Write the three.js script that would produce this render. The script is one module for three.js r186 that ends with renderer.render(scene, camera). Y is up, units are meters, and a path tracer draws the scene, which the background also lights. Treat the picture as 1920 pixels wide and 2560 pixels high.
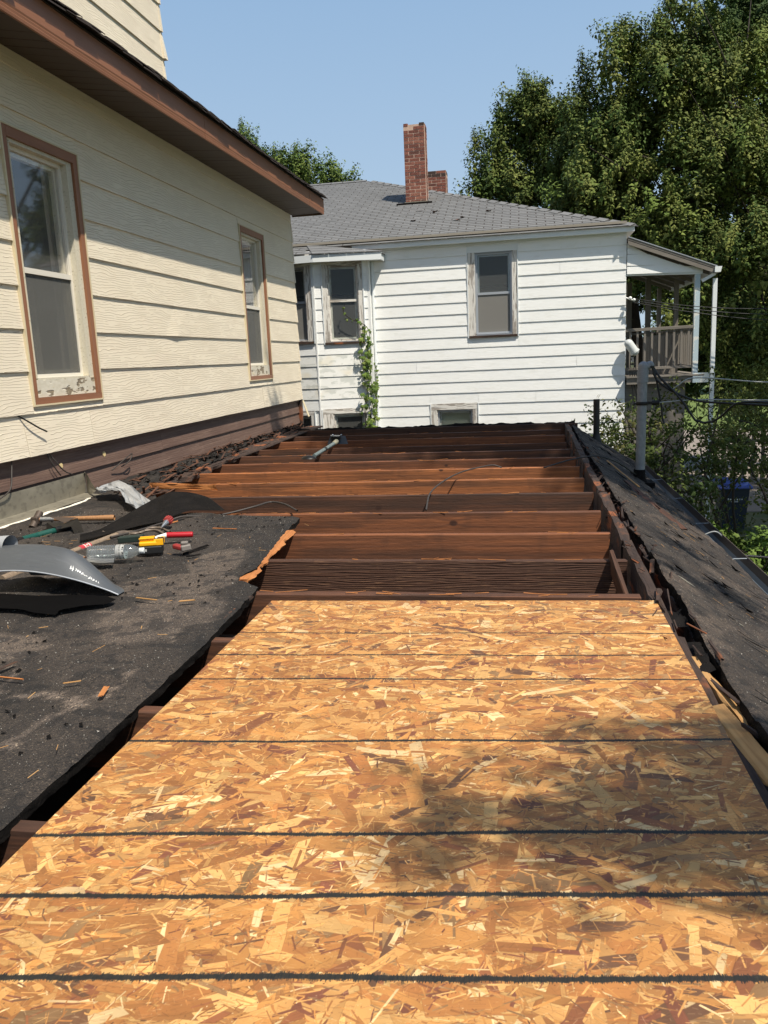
import * as THREE from 'three';
import { mergeGeometries } from 'three/addons/utils/BufferGeometryUtils.js';
import { RoundedBoxGeometry } from 'three/addons/geometries/RoundedBoxGeometry.js';

// ---------------------------------------------------------------- camera, sky, sun, exposure
const V = (x, y, z) => new THREE.Vector3(x, y, z);
const scene = new THREE.Scene();
const EYE = V(0, 0.983, 0);
const camera = new THREE.PerspectiveCamera(65.24, 3 / 4, 0.05, 400);
camera.position.copy(EYE);
camera.rotation.set(-0.189187, 0.178214, -0.0442738, 'YXZ');
camera.updateMatrixWorld(true);
const renderer = new THREE.WebGLRenderer({ antialias: true });
renderer.setSize(768, 1024);
renderer.toneMapping = THREE.LinearToneMapping;
renderer.toneMappingExposure = 1.3;
renderer.shadowMap.enabled = true;
const SUN = V(1, 2.2, 0.85).normalize();
const sun = new THREE.DirectionalLight(new THREE.Color(1, 0.92, 0.79), 4.8);
sun.name = 'sun';
sun.position.copy(SUN.clone().multiplyScalar(40));
sun.target.position.set(0, 0, -6); sun.position.add(sun.target.position);
sun.castShadow = true; sun.shadow.mapSize.set(4096, 4096);
Object.assign(sun.shadow.camera, { left: -25, right: 25, top: 25, bottom: -25, near: 1, far: 120 });
scene.add(sun, sun.target);
{ // hazy blue summer sky
  const w = 256, h = 128, data = new Float32Array(w * h * 4);
  const stops = [[-90, .22, .22, .2], [-1, .22, .22, .2], [0, .40, .50, .58], [6, .36, .475, .59], [14, .295, .42, .575], [24, .225, .355, .535], [45, .14, .25, .455], [90, .10, .195, .40]];
  for (let j = 0; j < h; j++) for (let i = 0; i < w; i++) {
    const el = (j + .5) / h * 180 - 90, az = ((i + .5) / w - .5) * 2 * Math.PI;
    let k = 0; while (k < stops.length - 2 && el > stops[k + 1][0]) k++;
    const a = stops[k], b = stops[k + 1], f = Math.min(1, Math.max(0, (el - a[0]) / (b[0] - a[0])));
    const e = el * Math.PI / 180, d = V(Math.cos(e) * Math.cos(az), Math.sin(e), Math.cos(e) * Math.sin(az));
    const c = Math.max(0, d.dot(SUN)), glow = el > 0 ? 0.25 * Math.pow(c, 6) + 1.2 * Math.pow(c, 60) : 0;
    const o = (j * w + i) * 4;
    for (let n = 0; n < 3; n++) data[o + n] = (a[n + 1] + (b[n + 1] - a[n + 1]) * f) + glow * [1, .96, .88][n];
    data[o + 3] = 1;
  }
  const t = new THREE.DataTexture(data, w, h, THREE.RGBAFormat, THREE.FloatType);
  t.mapping = THREE.EquirectangularReflectionMapping; t.magFilter = t.minFilter = THREE.LinearFilter; t.needsUpdate = true;
  scene.background = t; scene.environment = t;
}

// ---------------------------------------------------------------- helpers
let seed = 7;
const rnd = () => { seed = (seed + 0x6d2b79f5) | 0; let t = Math.imul(seed ^ (seed >>> 15), 1 | seed); t = (t + Math.imul(t ^ (t >>> 7), 61 | t)) ^ t; return ((t ^ (t >>> 14)) >>> 0) / 4294967296; };
const rr = (a, b) => a + (b - a) * rnd();
const clamp = (x, a = 0, b = 1) => Math.min(b, Math.max(a, x));
const sst = (a, b, x) => { const t = clamp((x - a) / (b - a)); return t * t * (3 - 2 * t); };
const mix = (a, b, t) => a + (b - a) * t;
const hash = (i, j, s) => { let n = Math.imul(i, 374761393) + Math.imul(j, 668265263) + Math.imul(s, 1274126177); n = Math.imul(n ^ (n >>> 13), 1274126177); return ((n ^ (n >>> 16)) >>> 0) / 4294967296; };
function noise(x, y, s = 0, px = 0, py = 0) { // value noise, periodic when px, py are given
  const xi = Math.floor(x), yi = Math.floor(y), fx = x - xi, fy = y - yi, u = fx * fx * (3 - 2 * fx), v = fy * fy * (3 - 2 * fy);
  const w = (i, p) => (p ? ((i % p) + p) % p : i);
  const a = hash(w(xi, px), w(yi, py), s), b = hash(w(xi + 1, px), w(yi, py), s), c = hash(w(xi, px), w(yi + 1, py), s), d = hash(w(xi + 1, px), w(yi + 1, py), s);
  return a + (b - a) * u + (c - a) * v + (a - b - c + d) * u * v;
}
function fbm(x, y, s = 0, oct = 4, px = 0, py = 0) { let a = .5, t = 0, n = 0; for (let i = 0; i < oct; i++) { t += a * noise(x, y, s + i * 17, px, py); n += a; x *= 2; y *= 2; px *= 2; py *= 2; a *= .5; } return t / n; }
const lin = (c) => { const k = new THREE.Color(c); return [k.r, k.g, k.b]; };
function tex(w, h, fn, sx, sy, srgb = true) { // fn(u,v) -> [r,g,b] sRGB 0..1 or a grey
  const d = new Uint8Array(w * h * 4);
  for (let j = 0; j < h; j++) for (let i = 0; i < w; i++) {
    const c = fn((i + .5) / w, (j + .5) / h), o = (j * w + i) * 4;
    if (typeof c === 'number') d[o] = d[o + 1] = d[o + 2] = clamp(c) * 255; else for (let n = 0; n < 3; n++) d[o + n] = clamp(c[n]) * 255;
    d[o + 3] = 255;
  }
  const t = new THREE.DataTexture(d, w, h); t.wrapS = t.wrapT = THREE.RepeatWrapping; t.magFilter = THREE.LinearFilter; t.minFilter = THREE.LinearMipmapLinearFilter;
  t.repeat.set(1 / sx, 1 / sy); if (srgb) t.colorSpace = THREE.SRGBColorSpace; t.needsUpdate = true; return t;
}
function canvasTex(w, h, draw, srgb = true) { const c = document.createElement('canvas'); c.width = w; c.height = h; draw(c.getContext('2d'), w, h); const t = new THREE.CanvasTexture(c); if (srgb) t.colorSpace = THREE.SRGBColorSpace; t.wrapS = t.wrapT = THREE.RepeatWrapping; return t; }
const std = (o) => new THREE.MeshStandardMaterial({ roughness: .8, side: THREE.DoubleSide, ...o });
const phys = (o) => new THREE.MeshPhysicalMaterial({ roughness: .5, side: THREE.DoubleSide, ...o });
const mixc = (a, b, t) => [mix(a[0], b[0], t), mix(a[1], b[1], t), mix(a[2], b[2], t)];
const s255 = (r, g, b) => [r / 255, g / 255, b / 255];

// where a photograph pixel (1920 x 2560) meets a plane: used to lay things out at real depths
function rayTo(px, py) { return V((px - 960) / 2000, -(py - 1280) / 2000, -1).applyMatrix4(new THREE.Matrix4().extractRotation(camera.matrixWorld)); }
const at = (px, py, z) => { const d = rayTo(px, py); return EYE.clone().addScaledVector(d, (z - EYE.z) / d.z); };
const onY = (px, py, y) => { const d = rayTo(px, py); return EYE.clone().addScaledVector(d, (y - EYE.y) / d.y); };
const zA = (x, y) => [x / 3.95, 1170 + y / 3.95], zB = (x, y) => [200 + x / 3.95, 1150 + y / 3.95];

// things and parts
const names = {};
const numbered = (n) => { names[n] = (names[n] ?? -1) + 1; return names[n] ? n + '_' + String(names[n]).padStart(3, '0') : n; };
function thing(name, label, category, base, group) {
  const o = new THREE.Group(); o.name = numbered(name); o.position.copy(base ?? V(0, 0, 0));
  o.userData = { label, category }; if (group) o.userData.group = group; scene.add(o); return o;
}
const fix = (m) => { m.castShadow = m.receiveShadow = true; return m; };
function part(name, geo, mat, parent, extra) { // geo in world coordinates
  const m = fix(new THREE.Mesh(Array.isArray(geo) ? merge(geo) : geo, mat)); m.name = name;
  if (parent.parent === scene) m.position.copy(parent.position).negate();
  if (extra) Object.assign(m.userData, extra);
  parent.add(m); return m;
}
function sub(name, parent) { const g = new THREE.Group(); g.name = name; g.position.copy(parent.position).negate(); parent.add(g); return g; }
function single(name, geo, mat, label, category, group) { const m = fix(new THREE.Mesh(Array.isArray(geo) ? merge(geo) : geo, mat)); m.name = numbered(name); m.userData = { label, category }; if (group) m.userData.group = group; scene.add(m); return m; }
function struct(name, geo, mat) { const m = fix(new THREE.Mesh(geo, mat)); m.name = name; m.userData.kind = 'structure'; scene.add(m); return m; }
function merge(list) {
  list = list.map((g) => { g = g.index ? g.toNonIndexed() : g.clone(); for (const k of Object.keys(g.attributes)) if (!['position', 'normal', 'uv', 'color'].includes(k)) g.deleteAttribute(k); return g; });
  const hasC = list.some((g) => g.attributes.color);
  if (hasC) for (const g of list) if (!g.attributes.color) g.setAttribute('color', new THREE.BufferAttribute(new Float32Array(g.attributes.position.count * 3).fill(1), 3));
  return list.length === 1 ? list[0] : mergeGeometries(list);
}
class GB { // flat shaded triangles
  constructor() { this.p = []; this.u = []; }
  tri(a, b, c, ua, ub, uc) { for (const v of [a, b, c]) this.p.push(v.x ?? v[0], v.y ?? v[1], v.z ?? v[2]); this.u.push(...ua, ...ub, ...uc); return this; }
  quad(a, b, c, d, ua, ub, uc, ud) { this.tri(a, b, c, ua, ub, uc); return this.tri(a, c, d, ua, uc, ud); }
  geo() { const g = new THREE.BufferGeometry(); g.setAttribute('position', new THREE.Float32BufferAttribute(this.p, 3)); g.setAttribute('uv', new THREE.Float32BufferAttribute(this.u, 2)); g.computeVertexNormals(); return g; }
}
function box(x0, x1, y0, y1, z0, z1, along) { // uv in metres with a random start
  const g = new GB(), ou = rr(0, 7), ov = rr(0, 7), c = [[x0, y0, z0], [x1, y0, z0], [x1, y1, z0], [x0, y1, z0], [x0, y0, z1], [x1, y0, z1], [x1, y1, z1], [x0, y1, z1]];
  const f = (a, b, d, e, i, j) => { const uv = (p) => [p[i] + ou, p[j] + ov]; g.quad(c[a], c[b], c[d], c[e], uv(c[a]), uv(c[b]), uv(c[d]), uv(c[e])); };
  const z = along === 2, y = along === 1; // the texture's u runs along this axis
  f(4, 5, 6, 7, y ? 1 : 0, y ? 0 : 1); f(1, 0, 3, 2, y ? 1 : 0, y ? 0 : 1);
  f(5, 1, 2, 6, y ? 1 : 2, y ? 2 : 1); f(0, 4, 7, 3, y ? 1 : 2, y ? 2 : 1);
  f(7, 6, 2, 3, z ? 2 : 0, z ? 0 : 2); f(0, 1, 5, 4, z ? 2 : 0, z ? 0 : 2);
  return g.geo();
}
// straight piece with a convex profile [[a,b]...] (counter-clockwise) pushed from o along d (unit) for L; A, B are the profile's axes
function push(profile, o, d, A, B, L, segs = 1, jit = null) {
  const g = new GB(), n = profile.length, ou = rr(0, 9), ov = rr(0, 9), rows = [];
  for (let i = 0; i <= segs; i++) { const l = L * i / segs; rows.push(profile.map(([a, b], k) => { const q = jit ? jit(l, k, a, b) : [0, 0]; return o.clone().addScaledVector(d, l + (q[2] ?? 0)).addScaledVector(A, a + q[0]).addScaledVector(B, b + q[1]); })); }
  for (let i = 0; i < segs; i++) { let s = 0; for (let k = 0; k < n; k++) { const k2 = (k + 1) % n, e = Math.hypot(profile[k2][0] - profile[k][0], profile[k2][1] - profile[k][1]), l0 = L * i / segs + ou, l1 = L * (i + 1) / segs + ou;
    g.quad(rows[i][k], rows[i][k2], rows[i + 1][k2], rows[i + 1][k], [l0, s + ov], [l0, s + e + ov], [l1, s + e + ov], [l1, s + ov]); s += e; } }
  for (const [r, rev] of [[rows[0], 1], [rows[segs], 0]]) for (let k = 1; k < n - 1; k++) { const t = [0, k, k + 1]; if (rev) t.reverse(); g.tri(...t.map((i) => r[i]), ...t.map((i) => [profile[i][0] + ou, profile[i][1] + ov])); }
  return g.geo();
}
const X1 = V(1, 0, 0), Y1 = V(0, 1, 0), Z1 = V(0, 0, 1);
const chamfer = (w, h, c) => [[-w / 2 + c, -h / 2], [w / 2 - c, -h / 2], [w / 2, -h / 2 + c], [w / 2, h / 2 - c], [w / 2 - c, h / 2], [-w / 2 + c, h / 2], [-w / 2, h / 2 - c], [-w / 2, -h / 2 + c]];
function beam(p, q, w, h, { segs = 1, jit = 0, c = .003, up = Y1, freq = 6 } = {}) { // timber from p to q
  const d = q.clone().sub(p), L = d.length(); d.normalize(); const A = new THREE.Vector3().crossVectors(d, up).normalize(), B = new THREE.Vector3().crossVectors(A, d), s = (rnd() * 999) | 0;
  return push(chamfer(w, h, c), p, d, A, B, L, segs, jit ? (l, k) => [(noise(l * freq, k * 3.1, s) - .5) * jit, (noise(l * freq, k * 3.1, s + 5) - .5) * jit, l < 1e-6 || l > L - 1e-6 ? (noise(k * 2.7, l, s + 8) - .5) * jit * 3 : 0] : null);
}
function cyl(p, q, r0, r1 = r0, n = 14, open = false) { const d = q.clone().sub(p), g = new THREE.CylinderGeometry(r1, r0, d.length(), n, 1, open); g.applyQuaternion(new THREE.Quaternion().setFromUnitVectors(Y1, d.clone().normalize())); const m = p.clone().add(q).multiplyScalar(.5); return g.translate(m.x, m.y, m.z); }
function tube(pts, r, n = 24, m = 8) { return new THREE.TubeGeometry(new THREE.CatmullRomCurve3(pts), n, r, m, false); }
function lathe(prof, p, q, n = 20) { const d = q.clone().sub(p), L = d.length(), g = new THREE.LatheGeometry(prof.map(([r, t]) => new THREE.Vector2(r, t * L)), n); g.applyQuaternion(new THREE.Quaternion().setFromUnitVectors(Y1, d.clone().normalize())); return g.translate(p.x, p.y, p.z); }
function grid(nu, nv, fn) { // fn(u,v) -> [x,y,z,uu,vv] or with a colour factor r,g,b behind
  const p = [], t = [], c = [], idx = [];
  for (let j = 0; j <= nv; j++) for (let i = 0; i <= nu; i++) { const r = fn(i / nu, j / nv); p.push(r[0], r[1], r[2]); t.push(r[3], r[4]); if (r.length > 5) c.push(r[5], r[6], r[7]); }
  for (let j = 0; j < nv; j++) for (let i = 0; i < nu; i++) { const a = j * (nu + 1) + i, b = a + 1, d = a + nu + 1, e = d + 1; idx.push(a, b, e, a, e, d); }
  const g = new THREE.BufferGeometry(); g.setAttribute('position', new THREE.Float32BufferAttribute(p, 3)); g.setAttribute('uv', new THREE.Float32BufferAttribute(t, 2)); if (c.length) g.setAttribute('color', new THREE.Float32BufferAttribute(c, 3));
  g.setIndex(idx); g.computeVertexNormals(); return g;
}
const rbox = (w, h, d, r = .005, s = 2) => new RoundedBoxGeometry(w, h, d, s, r);
const place = (g, pos, rx = 0, ry = 0, rz = 0) => g.applyMatrix4(new THREE.Matrix4().compose(pos, new THREE.Quaternion().setFromEuler(new THREE.Euler(rx, ry, rz, 'YXZ')), V(1, 1, 1)));

// ---------------------------------------------------------------- materials
const grain = (u, v, s, fu = 6, fv = 60) => fbm(u * fu, v * fv, s, 4, fu, fv);
// embossed cedar grain of the hardboard siding: wavy mostly level lines
const embossMap = tex(2048, 512, (u, v) => {
  const f = v * 15 + 3.4 * fbm(u * 4, v * 3, 3, 3, 4, 3) + .5 * fbm(u * 30, v * 8, 9, 2, 30, 8), l = Math.abs(f - Math.floor(f) - .5) * 2;
  const on = sst(.26, .36, fbm(u * 14, v * 14, 21, 2, 14, 14));
  const line = (1 - sst(.04, .17, l)) * on;
  return .72 - .62 * line + .03 * noise(u * 300, v * 90, 4, 300, 90);
}, 1.5, .34, false);
const sidingTone = tex(512, 256, (u, v) => { const n = fbm(u * 5, v * 5, 31, 4, 5, 5), d = sst(.62, .8, fbm(u * 14, v * 30, 33, 3, 14, 30)); return mixc(s255(230, 219, 197), s255(222, 209, 186), n * .9 + d * .3); }, 2.2, 1.3);
const M = {};
M.siding = std({ map: sidingTone, bumpMap: embossMap, bumpScale: .007, roughness: .62 });
M.trimCream = std({ color: 0xcfc1a0, roughness: .5 });
const fadeNoise = tex(512, 128, (u, v) => { const n = fbm(u * 12, v * 20, 41, 4, 12, 20), st = fbm(u * 4, v * 60, 44, 3, 4, 60); return mixc(s255(150, 102, 74), s255(130, 86, 60), n * .7 + st * .5 - .1); }, 2, .4);
M.brownTrim = std({ map: fadeNoise, roughness: .5 });
M.soffit = std({ color: 0x3c2a20, roughness: .55 });
M.skirt = std({ map: tex(1024, 256, (u, v) => { const g = grain(u, v, 51, 5, 70), b = fbm(u * 7, v * 5, 55, 4, 7, 5), w = sst(.58, .75, fbm(u * 24, v * 30, 57, 3, 24, 30)); return mixc(mixc(s255(114, 90, 78), s255(84, 64, 56), g), s255(134, 112, 98), .55 * b + .3 * w - .2); }, 3, .3), bumpMap: tex(512, 128, (u, v) => grain(u, v, 53, 4, 50), 1.5, .3, false), bumpScale: .003, roughness: .75 });
M.creamPeel = std({ map: tex(512, 512, (u, v) => { const n = fbm(u * 18, v * 40, 161, 5, 18, 40), g = grain(u, v, 63, 40, 6), p = sst(.22, .26, n); return mixc(mixc(s255(150, 136, 112), s255(112, 98, 80), g), mixc(s255(210, 203, 184), s255(196, 188, 166), fbm(u * 30, v * 30, 165, 2, 30, 30)), p); }, .3, .3), roughness: .7 });
M.cutWood = std({ color: 0xd8c08c, roughness: .7 });
M.peel = std({ map: tex(1024, 512, (u, v) => { const n = fbm(u * 14, v * 18, 61, 6, 14, 18), g = grain(u, v, 63, 6, 60), p = sst(.36, .40, n + .25 * (fbm(u * 3, v * 3, 68, 2, 3, 3) - .5)); return mixc(mixc(s255(150, 138, 116), s255(118, 106, 88), g), mixc(s255(214, 208, 192), s255(196, 188, 168), fbm(u * 30, v * 30, 65, 2, 30, 30)), p); }, 1.1, .6), bumpMap: tex(512, 256, (u, v) => sst(.33, .42, fbm(u * 14, v * 18, 61, 6, 14, 18)), 1.1, .6, false), bumpScale: .004, roughness: .75 });
M.peelWhite = std({ map: tex(1024, 512, (u, v) => { const n = fbm(u * 10, v * 30, 71, 5, 10, 30), b = fbm(u * 5, v * 5, 75, 3, 5, 5), g = grain(u, v, 73, 8, 90), p = sst(.33, .52, n + .22 * (g - .5) + .5 * (b - .5)); return mixc(mixc(s255(176, 168, 158), s255(128, 120, 112), g), mixc(s255(226, 223, 216), s255(206, 202, 194), b), p); }, 1.5, .5), bumpMap: tex(512, 256, (u, v) => sst(.33, .52, fbm(u * 10, v * 30, 71, 5, 10, 30)), 1.5, .5, false), bumpScale: .002, roughness: .75 });
M.whiteSiding = std({ map: tex(1024, 512, (u, v) => { const n = fbm(u * 8, v * 6, 81, 4, 8, 6), st = fbm(u * 30, v * 160, 83, 3, 30, 160), d = sst(.60, .78, fbm(u * 18, v * 26, 85, 4, 18, 26)); return mixc(mixc(s255(243, 243, 240), s255(234, 235, 232), n * .7 + st * .3), s255(205, 203, 192), d * .16); }, 2.6, 1.3), bumpMap: tex(1024, 256, (u, v) => fbm(u * 20, v * 90, 87, 3, 20, 90), 1.5, .3, false), bumpScale: .0018, roughness: .5 });
M.whiteDirty = std({ map: tex(1024, 512, (u, v) => { const n = fbm(u * 8, v * 6, 91, 4, 8, 6), d = sst(.5, .72, fbm(u * 16, v * 14, 95, 5, 16, 14)), y = sst(.5, .8, fbm(u * 5, v * 4, 97, 3, 5, 4)); return mixc(mixc(mixc(s255(242, 241, 235), s255(230, 231, 226), n), s255(226, 214, 186), y * .5), s255(176, 180, 172), d * .45); }, 1.8, .8), roughness: .55 });
M.whiteTrim = std({ color: 0xdfe3e3, roughness: .45 });
M.alu = std({ color: 0xa9adb2, roughness: .4, metalness: .3 });
M.whiteVinyl = std({ color: 0xd9d3c6, roughness: .45 });
M.glass = phys({ color: 0xffffff, roughness: .03, transmission: .97, thickness: 0, ior: 1.52, specularIntensity: 1 });
M.dullGlass = phys({ color: 0xf2f4f2, roughness: .08, transmission: .96, thickness: 0, ior: 1.45, specularIntensity: .45 });
M.screen = std({ color: 0x6a6a66, roughness: .9, transparent: true, opacity: .5 });
M.screenGrey = std({ color: 0x85837e, roughness: .9, transparent: true, opacity: .8 });
M.curtain = std({ color: 0xb8aea0, roughness: .95 });
M.dark = std({ color: 0x5b4a3c, roughness: .95 });
M.interior = std({ color: 0x8f887c, roughness: .95 });
M.shingle = [0, 1, 2].map((k) => std({ map: tex(256, 256, (u, v) => { const n = noise(u * 128, v * 128, 101 + k, 128, 128), b = fbm(u * 6, v * 6, 105 + k, 3, 6, 6), t = .405 + .012 * k; return mixc([t - .06, t - .058, t - .058], [t + .07, t + .068, t + .064], n * .7 + b * .4 - .05); }, .5, .5), bumpMap: tex(256, 256, (u, v) => noise(u * 128, v * 128, 111, 128, 128), .5, .5, false), bumpScale: .002, roughness: .92 }));
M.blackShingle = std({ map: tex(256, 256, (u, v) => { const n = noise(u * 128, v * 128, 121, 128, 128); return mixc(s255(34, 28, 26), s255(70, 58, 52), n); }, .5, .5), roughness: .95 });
M.brick = ['#7d4a3c', '#875344', '#704236', '#8f5d4c', '#5f3a30'].map((c, k) => { const b = new THREE.Color(c).convertLinearToSRGB(), q = [b.r, b.g, b.b]; return std({ map: tex(128, 128, (u, v) => { const n = fbm(u * 10, v * 10, 131 + k, 4, 10, 10), s = sst(.62, .75, fbm(u * 16, v * 16, 137 + k, 3, 16, 16)); return mixc(q.map((x) => x * (.78 + .4 * n)), s255(70, 52, 46), s * .6); }, .2, .2), bumpMap: tex(128, 128, (u, v) => fbm(u * 16, v * 16, 139, 3, 16, 16), .2, .2, false), bumpScale: .004, roughness: .9 }); });
M.brickSoot = std({ color: 0x3f302a, roughness: .95 });
M.mortar = std({ map: tex(256, 256, (u, v) => { const n = fbm(u * 20, v * 20, 141, 3, 20, 20); return mixc(s255(206, 176, 156), s255(176, 148, 130), n); }, .5, .5), roughness: .95 });
function woodTex(s, a, b, dk, knots) { // old softwood, u along the board
  return tex(1024, 256, (u, v) => {
    let du = 0, kd = 0;
    for (const [ku, kv, r] of knots) { const x = (u - ku) * 2.4, y = (v - kv) * .6, q = Math.hypot(x * .7, y) / (.02 * r); du += (v - kv > 0 ? 1 : -1) * .035 * Math.exp(-q * q * .12); kd = Math.max(kd, 1 - sst(.5, 1.1, q)); }
    const g = fbm(u * 3, (v + du) * 46, s, 3, 3, 46), f = fbm(u * 26, v * 180, s + 3, 2, 26, 180), st = fbm(u * 4, v * 9, s + 5, 5, 4, 9), bl = sst(.45, .8, st), gl = sst(.55, .85, fbm(u * 40, v * 5, s + 9, 3, 40, 5));
    let c = mixc(a, b, clamp(g * 1.5 - .3)); c = c.map((x) => x * (.84 + .3 * f)); c = mixc(c, dk, bl * .55); c = mixc(c, dk, gl * .16); return mixc(c, s255(46, 24, 14), kd * .8);
  }, 2.4, .6);
}
const woodBump = tex(1024, 256, (u, v) => .6 * fbm(u * 4, v * 60, 151, 3, 4, 60) + .4 * fbm(u * 60, v * 90, 152, 2, 60, 90), 2.4, .6, false);
M.rafter = [woodTex(161, s255(158, 98, 55), s255(114, 68, 38), s255(62, 40, 27), [[.22, .4, 1], [.71, .6, .8]]), woodTex(171, s255(132, 80, 47), s255(94, 56, 34), s255(54, 35, 25), [[.41, .55, 1.1], [.86, .3, .7]]), woodTex(181, s255(98, 62, 40), s255(68, 42, 29), s255(42, 29, 22), [[.13, .35, .9], [.58, .62, 1]])].map((t) => std({ map: t, bumpMap: woodBump, bumpScale: .0022, roughness: .8 }));
M.roughSawn = std({ map: tex(1024, 512, (u, v) => { const w = fbm(u * 5, v * 16, 191, 3, 5, 16), f = v * 30 + 3 * w, l = Math.abs(f - Math.floor(f) - .5) * 2, n = fbm(u * 30, v * 60, 194, 3, 30, 60); return mixc(mixc(s255(78, 49, 33), s255(64, 41, 28), l), s255(124, 92, 64), sst(.6, .8, n) * .45); }, 1.6, .32), bumpMap: tex(1024, 512, (u, v) => { const w = fbm(u * 5, v * 16, 191, 3, 5, 16), f = v * 30 + 3 * w; return Math.abs(f - Math.floor(f) - .5) * 2; }, 1.6, .32, false), bumpScale: .0025, roughness: .85 });
M.rotten = std({ map: tex(512, 256, (u, v) => { const g = grain(u, v, 201, 4, 40), n = fbm(u * 12, v * 12, 203, 4, 12, 12), o = sst(.5, .7, fbm(u * 6, v * 5, 205, 4, 6, 5)); return mixc(mixc(s255(78, 58, 46), s255(40, 30, 26), g * .6 + n * .5), s255(150, 84, 44), o * .75); }, 1, .4), bumpMap: woodBump, bumpScale: .008, roughness: .9 });
M.freshWood = std({ map: tex(512, 128, (u, v) => { const g = grain(u, v, 211, 5, 40), n = fbm(u * 8, v * 6, 213, 3, 8, 6); return mixc(s255(190, 126, 70), s255(146, 88, 44), g * .8 + n * .3 - .1); }, .8, .2), bumpMap: woodBump, bumpScale: .006, roughness: .8 });
M.paleWood = std({ map: tex(512, 128, (u, v) => mixc(s255(192, 152, 98), s255(152, 110, 64), grain(u, v, 221, 5, 40)), .8, .2), roughness: .8 });
const feltMap = tex(1024, 1024, (u, v) => {
  const n = fbm(u * 8, v * 8, 231, 5, 8, 8), g = noise(u * 340, v * 340, 233, 340, 340), g2 = noise(u * 260, v * 260, 239, 260, 260), sp = hash((u * 1024) | 0, (v * 1024) | 0, 5), cl = fbm(u * 20, v * 20, 236, 3, 20, 20);
  let c = mixc(s255(44, 39, 36), s255(72, 64, 58), n * 1.1 - .15 + (g - .5) * .5); if (sp > .9965 - .008 * sst(.5, .7, cl)) c = mixc(c, s255(196, 180, 154), .8); if (g2 > .80) c = mixc(c, s255(132, 120, 104), .55 * sst(.80, .92, g2)); if (g2 < .18) c = mixc(c, s255(22, 19, 18), .7); if (cl > .6) c = mixc(c, s255(26, 23, 22), .6 * sst(.6, .68, cl)); return c;
}, 1.1, 1.1);
const feltBump = tex(1024, 1024, (u, v) => { const k = fbm(u * 6, v * 6, 241, 5, 6, 6), cr = Math.abs(fbm(u * 4, v * 4, 243, 4, 4, 4) - .5), fl = sst(.55, .6, fbm(u * 22, v * 22, 246, 3, 22, 22)); return .45 * k + .3 * noise(u * 340, v * 340, 244, 340, 340) + .12 * fl - .35 * (1 - sst(0, .012, cr)); }, 1.1, 1.1, false);
M.felt = std({ map: feltMap, bumpMap: feltBump, bumpScale: .02, roughness: .88, vertexColors: true });
M.feltPlain = std({ map: feltMap, bumpMap: feltBump, bumpScale: .008, roughness: .85, color: 0xb0b0b0 });
M.tar = phys({ specularIntensity: .25, map: tex(256, 256, (u, v) => { const n = fbm(u * 12, v * 12, 251, 4, 12, 12), sp = hash((u * 256) | 0, (v * 256) | 0, 8); return sp > .997 ? s255(90, 82, 72) : mixc(s255(15, 13, 12), s255(30, 27, 25), n); }, .4, .4), bumpMap: feltBump, bumpScale: .004, roughness: .85 });
M.galv = std({ map: tex(512, 256, (u, v) => { const n = fbm(u * 9, v * 6, 261, 5, 9, 6), s = sst(.5, .75, fbm(u * 30, v * 16, 263, 3, 30, 16)); return mixc(s255(150, 144, 128), s255(104, 99, 88), n * .8 + s * .35 - .1); }, 1.2, .5), roughness: .55, metalness: .35 });
M.silver = std({ map: tex(256, 256, (u, v) => { const n = fbm(u * 8, v * 8, 271, 4, 8, 8); return mixc(s255(205, 208, 210), s255(150, 152, 154), n); }, .3, .3), roughness: .3, metalness: .85 });
M.foil = std({ map: M.silver.map, roughness: .38, metalness: .45, flatShading: true, color: 0xffffff });
M.caulk = std({ color: 0xd9d2c2, roughness: .8 });
M.greyPipe = std({ map: tex(256, 256, (u, v) => mixc(s255(146, 148, 150), s255(116, 118, 120), fbm(u * 5, v * 14, 281, 4, 5, 14)), .4, .4), roughness: .55, metalness: .1 });
M.blackPipe = std({ color: 0x151210, roughness: .55 });
M.cable = std({ color: 0x141414, roughness: .5 });
M.cableGrey = std({ color: 0x9a9c9a, roughness: .5, metalness: .3 });
M.wireBrown = std({ color: 0x3a3430, roughness: .6 });
M.steelDark = std({ color: 0x23211f, roughness: .45, metalness: .5 });
M.steelBrown = std({ color: 0x4f443c, roughness: .6, metalness: .4 });
M.gutter = std({ color: 0x757c82, roughness: .45, metalness: .4 });
M.greyBoard = std({ map: tex(512, 128, (u, v) => mixc(s255(142, 135, 126), s255(98, 92, 85), grain(u, v, 291, 4, 40)), 1.5, .3), roughness: .85 });
M.bluePaint = std({ map: tex(256, 256, (u, v) => mixc(s255(176, 192, 200), s255(214, 214, 208), sst(.5, .62, fbm(u * 6, v * 12, 295, 4, 6, 12))), .4, .8), roughness: .7 });
M.bark = std({ map: tex(256, 512, (u, v) => { const n = fbm(u * 14, v * 5, 301, 4, 14, 5); return mixc(s255(72, 62, 52), s255(38, 32, 27), n); }, .5, 1), bumpMap: tex(256, 512, (u, v) => fbm(u * 14, v * 5, 301, 4, 14, 5), .5, 1, false), bumpScale: .02, roughness: .95 });
const leafMat = (c, tr = .08) => phys({ color: c, roughness: .7, transmission: tr, thickness: 0, specularIntensity: .3 });
M.leaf = leafMat(0xffffff); M.leafSolid = std({ color: 0xffffff, roughness: .6 });

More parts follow.
